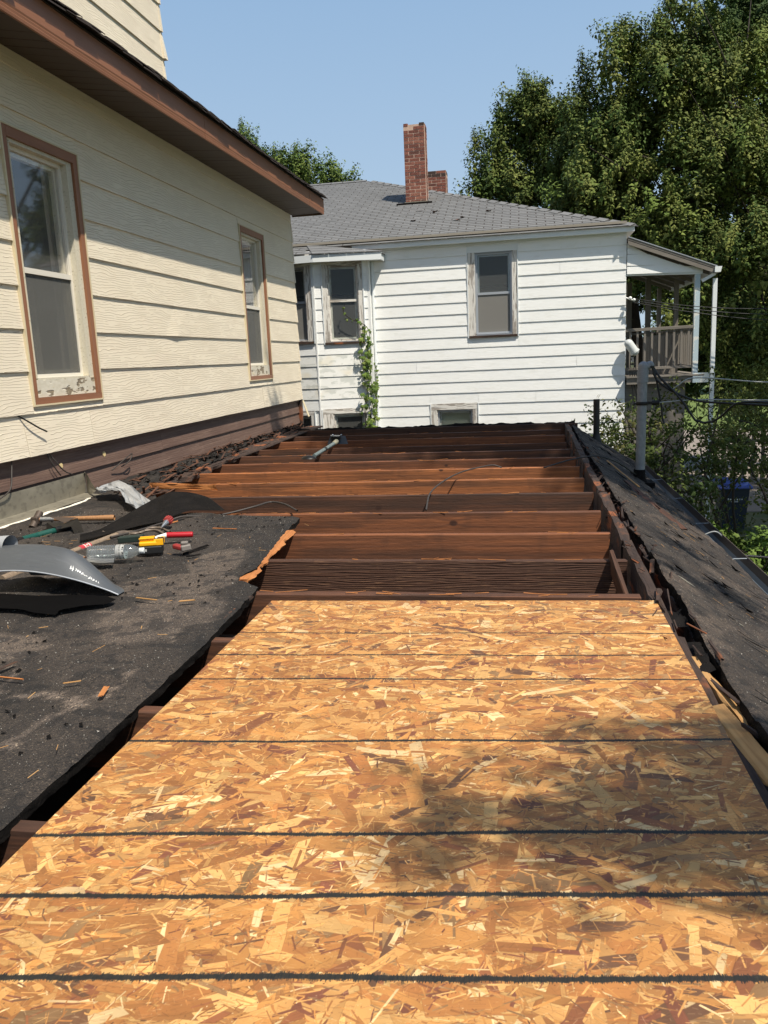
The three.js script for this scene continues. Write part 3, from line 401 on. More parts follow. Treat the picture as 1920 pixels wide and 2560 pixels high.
  // chimneys of red brick
  const chimney = (x0, zf, yB, yT, label) => {
    const c = sub('chimney', white), W = .43, ch = .0665, n = Math.round((yT - yB) / ch); c.userData.label = label;
    part('mortar_core', box(x0 + .004, x0 + W - .004, yB - .5, yT - .012, zf - W + .004, zf - .004), M.mortar, c);
    const bk = (a0, a1, y, z0, z1, top) => { const o = rr(-.003, .005), s = rr(0, 1); if (top && s < .1) return; const m = top && rnd() < .5 ? M.brickSoot : M.brick[(rnd() * 5) | 0]; part('brick', box(a0, a1, y + .007, y + ch - .007, z0, z1), m, c).position.add(V(rr(-.002, .002), 0, o * .7)); };
    for (let k = 0; k < n; k++) { const y = yB + k * ch, t = k > n - 3, h = .098, cuts = k & 1 ? [0, .205, .43] : [0, .1, .315, .43];
      for (let i = 0; i < cuts.length - 1; i++) { bk(x0 + cuts[i] + .007, x0 + cuts[i + 1] - .007, y, zf - h, zf, t); bk(x0 + cuts[i] + .005, x0 + cuts[i + 1] - .005, y, zf - W, zf - W + h, t); }
      for (const x of [x0, x0 + W - h]) bk(x, x + h, y, zf - .315, zf - .11, t); }
    part('base_flashing', [box(x0 - .17, x0 + W + .1, yB - .02, yB + .004, zf + .002, zf + .07), box(x0 - .02, x0 + W + .02, yB - .1, yB + .03, zf - .2, zf + .012)], M.galv, c);
    part('tar_line', box(x0 - .18, x0 + W + .12, yB - .035, yB + .002, zf + .07, zf + .085), M.tar, c);
    return c;
  };
  chimney(-2.345, -17.1, 4.07, 5.58, 'taller brick chimney on the front slope');
  chimney(-2.13, -19.3, 4.6, 5.14, 'short brick chimney behind the hip');
  // weatherhead and service fittings at the corner
  part('conduit_elbow', place(new THREE.CapsuleGeometry(.075, .16, 8, 20), V(1.80, .985, -14.36), 0, 0, .62), std({ color: 0xbfc3c2, roughness: .5 }), white);
  part('elbow_collar', place(new THREE.CylinderGeometry(.083, .083, .03, 20), V(1.855, .91, -14.36), 0, 0, .62), std({ color: 0xbfc3c2, roughness: .5 }), white);
  part('insulator', [place(new THREE.SphereGeometry(.03, 14, 10), V(1.77, 1.80, -14.38)), place(new THREE.SphereGeometry(.026, 14, 10), V(1.83, 1.77, -14.36)), place(new THREE.CylinderGeometry(.012, .012, .16, 10), V(1.78, 1.785, -14.43), 0, 0, 1.2)], std({ color: 0xe8e8e4, roughness: .3 }), white);
  for (let k = 0; k < 4; k++) part('service_wire', tube([V(1.80 + k * .02, .88, -14.4), V(1.79 + k * .035, .5, -14.42 + k * .02), V(1.86 + k * .05, .12, -14.4), V(1.83 + k * .07, -.4, -14.42)], .008, 20, 6), M.cable, white);
  // side porch
  const porch = sub('porch', white), P = (n, g, m) => part(n, g, m, porch), zb = -18.6, py = (x) => 2.755 - (x - 1.72) * .39;
  P('porch_roof', [push([[0, 0], [1.40, -.546], [1.40, -.512], [0, .034]], V(1.722, 2.745, zb), Z1, X1, Y1, 4.22, 1)], M.greyBoard);
  P('rake_trim', push([[0, -.075], [1.40, -.621], [1.40, -.55], [0, -.004]], V(1.722, 2.745, -14.41), Z1, X1, Y1, .025, 1), M.greyBoard);
  P('drip_edge', push([[0, 0], [1.42, -.554], [1.42, -.54], [0, .014]], V(1.722, 2.785, -14.40), Z1, X1, Y1, .03, 1), M.alu);
  for (let k = 0; k < 6; k++) P('rafter', push([[0, -.09], [1.36, -.62], [1.36, -.555], [0, -.01]], V(1.724, 2.745, -14.7 - k * .72), Z1, X1, Y1, .04, 1), M.greyBoard);
  for (const [y0, y1] of [[2.20, 2.33], [2.335, 2.52], [2.525, 2.70]]) { const xe = (y) => Math.min(2.93, 1.72 + (2.66 - y) / .39); P('gable_board', new GB().quad([1.724, y0, -14.47 - (y0 - 2.2) * .03], [xe(y0), y0 - .03, -14.47 - (y0 - 2.2) * .03], [Math.max(1.73, xe(y1)), y1 - (xe(y1) > 1.8 ? .02 : 0), -14.482 - (y0 - 2.2) * .03], [1.724, y1, -14.482 - (y0 - 2.2) * .03], [0, 0], [1, 0], [1, .2], [0, .2]).geo(), M.whiteSiding); }
  P('header_beam', beam(V(1.72, 2.24, -14.53), V(2.94, 2.20, -14.53), .07, .13), M.whiteTrim);
  P('post', box(2.822, 2.906, .5, 2.14, -14.58, -14.50, 1), M.bluePaint);
  for (const [x, z] of [[2.86, -16.4], [2.86, -18.4]]) P('post', box(x - .04, x + .04, .5, 2.2, z - .04, z + .04, 1), M.greyBoard);
  for (const [x, z] of [[2.25, -18.45], [2.52, -17.6]]) P('post', box(x - .05, x + .05, .5, 2.35, z - .05, z + .05, 1), M.greyBoard);
  P('top_rail', beam(V(1.72, 1.275, -14.54), V(2.83, 1.29, -14.54), .07, .05), M.greyBoard); P('bottom_rail', beam(V(1.72, .62, -14.54), V(2.83, .63, -14.54), .05, .045), M.greyBoard);
  for (let k = 0; k < 9; k++) { const x = 1.80 + k * .119; P('baluster', box(x - .016, x + .016, .645, 1.25, -14.555, -14.525, 1), M.greyBoard); }
  P('side_rail', [beam(V(2.86, 1.27, -18.4), V(2.86, 1.27, -14.6), .06, .045), beam(V(2.86, .63, -18.4), V(2.86, .63, -14.6), .05, .04)], M.greyBoard);
  for (let k = 0; k < 20; k++) P('baluster', box(2.845, 2.875, .65, 1.25, -14.75 - k * .185, -14.72 - k * .185, 1), M.greyBoard);
  P('back_rail', [beam(V(1.75, 1.27, -18.5), V(2.86, 1.27, -18.5), .06, .045), beam(V(1.75, .63, -18.5), V(2.86, .63, -18.5), .05, .04)], M.greyBoard);
  for (let k = 0; k < 5; k++) P('leaning_board', box(2.10 + k * .123, 2.218 + k * .123, .505, 1.17 + .01 * (k % 2), -15.22 - .01 * k, -15.2 - .01 * k, 1), M.greyBoard);
  for (let k = 0; k < 14; k++) P('floor_board', box(1.725, 2.98, .475, .50, -14.62 - k * .29, -14.34 - k * .29 - (k ? .0 : .0), 0), M.greyBoard);
  P('floor_fascia', box(1.73, 3.0, .365, .474, -14.40, -14.37), M.greyBoard); P('floor_fascia_end', box(2.80, 3.06, .36, .52, -14.368, -14.345), M.bluePaint);
  P('lower_wall', [box(1.73, 2.72, -3, .36, -18, -14.55)], M.greyBoard);
  P('gutter', push([[0, 0], [.09, 0], [.11, .09], [0, .09]], V(3.10, 2.14, zb), Z1, X1, Y1, 4.25, 1), M.whiteTrim);
  P('downspout', [box(3.10, 3.165, -3, 2.05, -14.50, -14.44, 1)], M.whiteTrim); P('gutter_outlet', beam(V(2.93, 2.02, -14.50), V(3.13, 2.13, -14.46), .05, .05), M.whiteTrim);
}

// ---------------------------------------------------------------- the low addition with its roof torn open
const shed = thing('flat_roof_addition', 'low flat roof torn open down to bare dark rafters', 'roof', V(-1, -3, -6));
const RZ = [-.85, -1.45, -2.06, -2.66, -3.25, -3.83, -4.43, -5.06, -5.75, -6.43, -7.09, -7.715, -8.37, -9.0, -9.85, -10.52];
const YF = .015; // the old roofing lies at this height
{
  const P = (n, g, m, x) => part(n, g, m, shed, x);
  P('wall', [box(.722, 1.30, -3, -.52, -11.32, -11.262), box(1.2, 1.32, -3, -.52, -11.2, .6), box(-3.44, .6, -3, -.3, .5, .6), box(.6, 1.2, -3, -.52, .5, .6), box(-3.44, -3.36, -3, -.2, -11.2, .5)], M.skirt);
  P('ceiling', box(-3.36, .70, -.36, -.33, -11.2, .5), M.dark);
  RZ.forEach((z, i) => {
    const m = i === 5 ? M.roughSawn : i === 4 ? M.rafter[2] : M.rafter[[2, 2, 2, 2, 2, 0, 1, 1, 2, 0, 0, 1, 2, 2, 1, 2][i]];
    P('rafter', beam(V(-3.42, -.012 - .095, z - .02), V(.455 + (i % 3) * .008, -.012 - .095, z - .02), .042 + (i === 4 ? .015 : 0), .19, { segs: 26, jit: .007, c: .004, freq: 3 }), m);
  });
  P('end_wall', box(-3.44, .72, -3, -.10, -11.32, -11.262), M.skirt);
  P('end_joist', beam(V(-3.42, -.09, -11.22), V(.70, -.09, -11.22), .05, .20, { segs: 24, jit: .012 }), M.rafter[2]);
  P('roofing_edge', grid(160, 3, (u, v) => { const x = mix(-3.3, .68, u), k = Math.round(v * 3), r = .03 * noise(x * 6, 1, 301) + .018 * noise(x * 23, 2, 302); return [x, [-.05, .004, .012 + r, .004 + r][k], -11.235 - [0, .0, .02, .07][k], x, v * .1]; }), M.tar);
  P('hip_block', beam(V(.40, -.005, -3.86), V(.455, -.18, -3.50), .10, .02, { segs: 3, jit: .006, up: X1 }), M.rafter[2]);
  // right-hand rim boards along the rafter ends
  const rim = [0, -1.4, -2.8, -4.2, -5.7, -7.3, -8.9, -10.2, -11.32].map((z) => V(.490 + .0075 * -z * .9, -.09 + (z < -3 ? .018 : 0), z));
  for (let i = 0; i < rim.length - 1; i++) P('rim_board', beam(rim[i], rim[i + 1].clone().add(V(0, 0, .012)), .045 + (i % 2) * .008, .15, { segs: 12, jit: .02, freq: 5 }), M.rotten);
  for (let i = 0; i < rim.length - 1; i++) P('ledger', beam(rim[i].clone().add(V(.098, -.02, 0)), rim[i + 1].clone().add(V(.098, -.02, .03)), .035, .09, { segs: 14, jit: .03, freq: 7 }), M.rotten);
  // sloping shoulder of old roofing down to the gutter
  const sx0 = (z) => .585 + .0045 * -z + .012 * (noise(z * 3, 2, 3) - .5) + .010 * (noise(z * 23, 2, 4) - .5), SL = .63, sy = (x) => -.63 * (x - .615) - .008;
  const bumps = (x, z) => .016 * (fbm(x * 5, z * 3, 11, 4) - .5) + .007 * (fbm(x * 9 + z * 14, z * 4 - x * 2, 13, 3) - .5) + .012 * sst(.52, .58, fbm(x * 4 + z * .6, z * 1.6, 15, 4)) + .006 * sst(.5, .54, fbm(x * 14, z * 6, 19, 3));
  P('shoulder_roofing', grid(90, 420, (u, v) => {
    const z = mix(.4, -11.3, v), x0 = sx0(z), x = mix(x0, 1.45, u), edge = 1 - sst(0, .02, u);
    const m = .72 + .7 * sst(.45, .7, fbm(x * 2.2, z * 1.1, 23, 4)) + .5 * sst(.6, .72, fbm(x * 6 + z * 2, z * 2, 29, 4));
    return [x, sy(x) + bumps(x, z) - edge * .012, z, x, z, m * 1.18, m * 1.09, m * .98];
  }), M.felt);
  P('roofing_edge', grid(3, 420, (u, v) => { const z = mix(.4, -11.3, v), x0 = sx0(z); const k = [0, -.012, -.03, -.05][Math.round(u * 3)]; return [x0 + .012 * (noise(z * 40, u * 3, 31) - .5) - .003 * (u > 0 ? 1 : 0), sy(x0) + bumps(x0, z) - .012 + k, z, k, z]; }), M.tar);
  const flakes = []; // loose curls of torn roofing on the shoulder
  for (let i = 0; i < 170; i++) { const z = -rr(.8, 11), x = rr(.62, 1.4), w2 = rr(.008, .03), l = rr(.04, .2), an = rr(-.5, .5), cu = rr(.004, .02); const g = grid(3, 2, (u, v) => { const a = (u - .5) * l, b = (v - .5) * w2 * Math.sin(Math.PI * clamp(u, .06, .94)) * (1 + .5 * Math.sin(u * 9 + i)); return [a, .003 + .5 * cu * (4 * (u - .5) ** 2) + .004 * rnd(), b, u * .2, v * .2]; }); place(g, V(x, sy(x) + bumps(x, z) + .004, z), 0, an + .4, -Math.atan(SL)); flakes.push(g); }
  P('torn_roofing', flakes, M.feltPlain, { kind: 'stuff' });
  const silv = []; for (let i = 0; i < 22; i++) { const z = -rr(1, 10.5), x = rr(.7, 1.4), l = rr(.02, .09), g = grid(4, 1, (u, v) => [(u - .5) * l, 0, (v - .5) * .022 * Math.sin(Math.PI * clamp(u, .08, .92)) * rr(.4, 1), u * .1, v * .1]); place(g, V(x, sy(x) + bumps(x, z) + .0045, z), 0, rr(-.6, .9), -Math.atan(SL)); silv.push(g); }
  P('dried_sealant', silv, M.galv, { kind: 'stuff' });
  // gutter along the eave
  P('gutter', push([[0, -.10], [.09, -.10], [.115, 0], [.108, 0], [.084, -.093], [.006, -.093], [.004, .0], [0, 0]].slice(0, 8), V(1.452, -.535, .5), V(0, 0, -1), X1, Y1, 11.82, 1), M.gutter);
  P('gutter_front', push([[0, -.10], [.004, -.10], [.018, .012], [.006, .018]], V(1.545, -.535, .5), V(0, 0, -1), X1, Y1, 11.82, 1), M.steelBrown);
  for (let k = 0; k < 9; k++) P('gutter_strap', beam(V(1.44, -.528, -1.0 - k * 1.22), V(1.565, -.524, -1.0 - k * 1.22), .02, .004), M.gutter);
  // left-hand: the old roofing still lying on its boards
  const ex = [[.6, -1.14], [-1.39, -1.142], [-2.08, -1.135], [-2.53, -1.14], [-3.22, -1.17], [-3.30, -1.176], [-3.37, -1.30], [-3.45, -1.318], [-3.59, -1.288], [-4.4, -1.378], [-4.86, -1.424], [-4.89, -1.68], [-4.92, -1.94], [-5.02, -2.362], [-5.6, -2.75], [-6.2, -3.10], [-7.1, -3.14], [-7.84, -3.17], [-8.9, -3.30], [-9.8, -3.36], [-11.0, -3.33], [-12.2, -3.42]];
  const edgeX = (z) => { for (let i = 0; i < ex.length - 1; i++) if (z <= ex[i][0] && z >= ex[i + 1][0]) return mix(ex[i][1], ex[i + 1][1], (z - ex[i][0]) / (ex[i + 1][0] - ex[i][0])); return ex[ex.length - 1][1]; };
  const eX = (z) => edgeX(z) + .008 * (noise(z * 5, 1, 41) - .5) + .006 * (noise(z * 37, 1, 43) - .5) + (z < -5.9 ? .10 * (noise(z * 3.3, 1, 45) - .5) + .05 * (noise(z * 14, 1, 47) - .5) : 0);
  const hgt = (x, z) => YF + .008 * (fbm(x * 3, z * 3, 51, 4) - .5) + .010 * sst(.54, .6, fbm(x * 3.2, z * 2.2, 53, 4)) + .003 * (noise(x * 40, z * 40, 55) - .5) + (z < -5.6 ? .05 * (fbm(x * 9, z * 6, 57, 3) - .35) * sst(-5.4, -6.4, z) : 0);
  const zs = []; for (let z = .6; z > -12.25; z -= (z < -3.1 && z > -5.1 ? .008 : .025)) zs.push(z);
  const patch = (x, z) => { let k = 0; for (const [px, pz, r1, r2] of [[-1.60, -3.30, .30, .22], [-1.42, -2.85, .26, .34], [-1.52, -3.72, .16, .30], [-2.0, -2.45, .30, .16]]) { const q = Math.hypot((x - px) / r1, (z - pz) / r2) + .7 * (fbm(x * 7, z * 7, 61, 4) - .5); k = Math.max(k, 1 - sst(.82, .92, q)); } return k; };
  const nz = zs.length - 1;
  const surf = grid(110, nz, (u, v) => {
    const z = zs[Math.round(v * nz)], x = mix(-3.49, eX(z), Math.pow(u, .8)), near = Math.exp(-(eX(z) - x) * 9), k = patch(x, z);
    let m = .62 + .5 * sst(.4, .7, fbm(x * 2.4, z * 2.4, 63, 4)) - .16 * near; m = mix(m, 2.5, k * .8); if (z < -5.9) m *= .55;
    const cr = Math.abs(fbm(x * 2.6 + 3, z * 3.2, 67, 4) - .5); if (x > -1.75 && z > -2.9 && z < -1.2 && cr < .022 && x < -1.25) m = 2.4 + 1.2 * noise(x * 60, z * 60, 3);
    m *= 1.0; return [x, hgt(x, z) - .010 * sst(.985, 1, u), z, x, z, m, m * .955, m * .88];
  });
  P('old_roofing', surf, M.felt);
  P('roofing_edge', grid(4, nz, (u, v) => { const z = zs[Math.round(v * nz)], x = eX(z), k = [-.004, -.012, -.022, -.032, -.036][Math.round(u * 4)]; return [x + .006 * (noise(z * 50, u * 4, 71) - .5) - .004 * u, hgt(x, z) - .006 + k, z, k, z]; }), M.tar);
  // old sheathing boards, their broken ends of fresh wood showing at the tear
  const bd = (x, z0, z1, m, wd = .135) => P('sheathing_board', beam(V(x, -.003, z0), V(x, -.003, z1), wd, .020, { segs: 14, jit: .012, freq: 9 }), m);
  bd(-1.225, .5, -3.20, M.rotten, .11); bd(-1.36, .5, -3.34, M.rotten); bd(-1.505, .5, -4.80, M.rotten); bd(-1.65, .5, -4.82, M.rotten); bd(-1.80, .5, -4.83, M.rotten); bd(-2.1, .5, -4.86, M.rotten); bd(-2.6, .5, -5.3, M.rotten, .3); bd(-3.2, .5, -12.1, M.rotten, .24);
  P('splintered_edge', push([[-.09, -.012], [.0, -.012], [.016, .0], [.004, .012], [-.09, .012]], V(-1.280, -.006, -3.42), V(-.115, .004, -1.45).normalize(), X1, Y1, 1.06, 60, (l, k) => [k === 2 || k === 1 ? .022 * (noise(l * 11, k, 81) - .5) + .012 * (noise(l * 40, k, 83) - .5) : 0, 0, 0]), M.freshWood);
  P('splintered_edge', push([[-.16, -.010], [.02, -.010], [.02, .010], [-.16, .010]], V(-1.32, -.002, -3.335), V(0, 0, -1), X1, Y1, .14, 24, (l, k) => [k === 1 || k === 2 ? .05 * (noise(l * 50, k * .2, 85) - .5) - l * .25 : 0, (noise(l * 30, k, 86) - .5) * .006, 0]), M.freshWood);
  P('splintered_edge', push([[-.05, -.03], [.05, -.03], [.05, .012], [-.05, .012]], V(-3.05, -.004, -6.1), V(-.26, 0, -5.9).normalize(), X1, Y1, 5.8, 90, (l, k) => [k === 1 || k === 2 ? .10 * (noise(l * 7, k * .3, 87) - .4) : 0, (noise(l * 11, k, 88) - .5) * .03, 0]), M.rotten);
  const rub = []; for (let i = 0; i < 150; i++) { const z = -rr(5.9, 12.1), x = mix(-3.46, edgeX(z) + .06, rnd()), l = rr(.03, .13), wd = rr(.01, .04); const g = grid(2, 2, (u, v) => [(u - .5) * l, rr(0, .02) + .02 * Math.abs(u - .5), (v - .5) * wd, u * .2, v * .2]); place(g, V(x, hgt(x, z) + rr(.002, .012), z), rr(-.25, .25), rr(-.5, .5) + 1.57, rr(-.25, .25)); rub.push(g); }
  P('torn_roofing', rub, M.tar, { kind: 'stuff' });
  const rub2 = []; for (let i = 0; i < 130; i++) { const z = -rr(5.6, 12), x = edgeX(z) + rr(-.3, .12), c = V(x, YF + rr(.01, .045), z), d = V(rr(-.04, .04), rr(-.015, .03), rr(-.16, .16)); rub2.push(beam(c.clone().sub(d), c.clone().add(d), rr(.008, .03), rr(.004, .01))); }
  const seam = []; for (let i = 0; i < 90; i++) { const z = -rr(.9, 11.1), x = .50 + .0065 * -z * .9 + rr(-.02, .12), c = V(x, rr(-.04, .012), z), d = V(rr(-.02, .02), rr(-.015, .012), rr(-.13, .13)); seam.push(beam(c.clone().sub(d), c.clone().add(d), rr(.004, .018), rr(.003, .010), { segs: 3, jit: .008 })); }
  P('rotted_wood', seam, M.rotten, { kind: 'stuff' });
  const sliv = []; for (let i = 0; i < 190; i++) { const z = RZ[4 + ((rnd() * 12) | 0)] - .02 + rr(-.018, .02), x = rr(-3, .4), l = rr(.03, .16), c = V(x, -.010 + rr(-.002, .004), z), d = V(l / 2, rr(-.004, .006), rr(-.01, .01)); sliv.push(beam(c.clone().sub(d), c.clone().add(d), rr(.002, .006), rr(.001, .004), { c: .0003 })); }
  P('splinter', sliv, M.freshWood, { kind: 'stuff' });
  P('broken_lath', rub2, M.rafter[2], { kind: 'stuff' });
  // flashing against the house wall, and the dry sealant along its foot
  const fl = (a0, a1) => [grid(2, 40, (u, v) => { const z = -mix(a0, a1, v); return [-3.478 + .006 * noise(z * 3, u, 91), mix(.026, .19, u), z, z, u * .17]; }), grid(2, 40, (u, v) => { const z = -mix(a0, a1, v); return [mix(-3.478, -3.31, u), .030 + .005 * noise(z * 3, u * 2, 92) - .004 * u, z, z, u * .17]; })];
  P('wall_flashing', fl(.3, 5.86), M.galv);
  P('sealant_bead', push([[-.008, -.006], [.008, -.006], [.012, 0], [0, .006], [-.012, 0]], V(-3.305, .026, -.4), V(0, 0, -1), X1, Y1, 5.2, 120, (l, k) => [.02 * (noise(l * 9, k, 93) - .5), -.008 * sst(.45, .6, noise(l * 4, 1, 94)), 0]), M.caulk);
  const gran = (n, at2) => { const m = new THREE.InstancedMesh(new THREE.TetrahedronGeometry(.0016), std({ color: 0xffffff, roughness: .8 }), n); for (let i = 0; i < n; i++) { const p = at2(); const o = new THREE.Object3D(); o.position.copy(p).sub(shed.position); o.rotation.set(rr(0, 6), rr(0, 6), rr(0, 6)); o.scale.setScalar(rr(.5, 1.5) * (rnd() < .05 ? 2.2 : 1)); o.updateMatrix(); m.setMatrixAt(i, o.matrix); const k = rr(.08, .34); m.setColorAt(i, new THREE.Color().setRGB(k, k * .92, k * .8)); } m.name = 'granule'; m.userData.kind = 'stuff'; fix(m); shed.add(m); };
  gran(9000, () => { const z = -rr(.7, 5.2), x = mix(-3.3, eX(z) - .02, Math.pow(rnd(), .7)); return V(x, hgt(x, z) + .001, z); });
  gran(5000, () => { const z = -rr(.9, 8), x = rr(.62, 1.42); return V(x, sy(x) + bumps(x, z) + .001, z); });
  const chips = []; for (let i = 0; i < 520; i++) { const z = -rr(.7, 5), x = mix(-3.2, eX(z) - .03, rnd()); if (noise(x * 2.2, z * 2.2, 66) < .45) continue; const l = rr(.006, .03), w2 = rr(.004, .016), g = grid(2, 1, (u, v) => [(u - .5) * l * (1 - .4 * v), rr(0, .004) + .006 * Math.abs(u - .5), (v - .5) * w2, u * .1, v * .1]); place(g, V(x, hgt(x, z) + .003, z), rr(-.4, .4), rr(0, 6), rr(-.4, .4)); chips.push(g); }
  P('roofing_crumb', chips, M.tar, { kind: 'stuff' });
  // plumbing vent and the service mast that stand in the shoulder
}
single('vent_pipe', [cyl(V(.953, -.4, -11.12), V(.953, .327, -11.12), .042, .042, 24, true), cyl(V(.953, -.4, -11.12), V(.953, .31, -11.12), .034, .034, 24), lathe([[.075, 0], [.06, .5], [.045, 1]], V(.953, -.26, -11.12), V(.953, -.14, -11.12))], M.blackPipe, 'black plumbing vent pipe standing at the far end of the sloping shoulder', 'vent pipe');
{
  const t = thing('service_mast', 'grey electrical service mast with hooded head beside the gutter', 'mast', V(1.14, -.35, -8.3));
  const r = .046;
  part('mast_pipe', cyl(V(1.138, -.45, -8.3), V(1.150, .66, -8.3), r, r, 28), M.greyPipe, t);
  part('roof_boot', [lathe([[.16, 0], [.1, .18], [.062, .5], [.056, 1]], V(1.132, -.40, -8.3), V(1.135, -.22, -8.3)), box(1.0, 1.27, -.38, -.345, -8.42, -8.18)], M.tar, t);
  part('coupling', cyl(V(1.150, .64, -8.3), V(1.1515, .745, -8.3), .054, .054, 28), M.greyPipe, t);
  const hood = part('weatherhead', [place(new THREE.CapsuleGeometry(.052, .06, 8, 22), V(1.155, .765, -8.3), 0, 0, -.05), place(new THREE.CapsuleGeometry(.038, .05, 8, 22), V(1.195, .80, -8.3), 0, 0, -1.15)], M.greyPipe, t);
  part('wire_plate', place(new THREE.CylinderGeometry(.038, .038, .02, 20), V(1.228, .79, -8.3), 0, 0, -.7), M.cable, hood);
  part('clamp', [lathe([[.05, 0], [.06, .1], [.06, .9], [.05, 1]], V(1.146, .42, -8.3), V(1.147, .455, -8.3)), box(1.19, 1.26, .425, .455, -8.315, -8.285), place(new THREE.CylinderGeometry(.024, .024, .07, 12), V(1.275, .44, -8.3), 0, 0, 1.57)], M.steelDark, t);
  part('clamp_bolt', cyl(V(1.06, .437, -8.29), V(1.20, .44, -8.29), .007), M.steelDark, t);
}
const line = (name, pts, r, mat, label, group) => single(name, tube(pts, r, 60, 7), mat, label, 'cable', group);
line('service_cable', [V(1.25, .80, -8.3), V(1.281, .66, -8.3), V(1.335, .40, -8.31), V(1.345, .30, -8.31), V(1.36, .235, -8.3)], .010, M.cable, 'black cable hanging straight down from the mast head, its end free');
line('service_cable', [V(1.245, .80, -8.32), V(1.30, .70, -8.3), V(1.455, .53, -8.26), V(1.55, .40, -8.22), V(1.642, .26, -8.2), V(1.765, .245, -8.15), V(1.86, .34, -8.0), V(1.924, .43, -7.9), V(2.6, .42, -6.6), V(3.6, .45, -4.4)], .011, M.cable, 'black cable that drops from the mast head in a deep loop before running off right');
line('service_cable', [V(1.24, .80, -8.28), V(1.26, .69, -8.28), V(1.35, .60, -8.28), V(1.48, .52, -8.28), V(1.64, .452, -8.28), V(1.85, .43, -8.1), V(2.3, .43, -7.4), V(3.6, .46, -5.0)], .011, M.cable, 'black cable running from the mast head right above the trash bin');
line('support_cable', [V(1.30, .44, -8.3), V(1.64, .455, -8.3), V(2.3, .43, -8.3), V(4.4, .40, -8.3)], .006, M.cableGrey, 'thin bare steel cable stretched level from the mast clamp');
line('support_cable', [V(1.42, .55, -8.34), V(1.5, .61, -8.3), V(1.57, .66, -8.3), V(2.31, .60, -8.3), V(4.4, .48, -8.3)], .0065, M.cableGrey, 'pale grey cable crossing in front of the porch floor');
[[0, 'topmost thin cable of the three from the porch corner insulator'], [1, 'middle thin cable of the three from the porch corner insulator'], [2, 'lowest thin cable of the three from the porch corner insulator']].forEach(([k, l]) => line('overhead_wire', [V(1.80, 1.79 - k * .03, -14.37), V(2.8, 1.60 - k * .05, -14.2), V(4.0, 1.50 - k * .09, -14.1), V(9, 1.55 - k * .12, -13.5)], .0065, M.cable, l));
line('coax_cable', [[1750, 1345], [1768, 1334], [1788, 1329], [1803, 1338], [1811, 1356], [1812, 1372], [1800, 1374]].map((p) => at(p[0], p[1], -6.62)), .006, M.cableGrey, 'pale grey cable looping up out of the gutter');
line('drop_cable', [[1800, 1372], [1841, 1388], [1880, 1391], [1920, 1394], [2100, 1400]].map((p) => at(p[0], p[1], -6.6)), .012, M.cable, 'black cable leaving the gutter low toward the right');

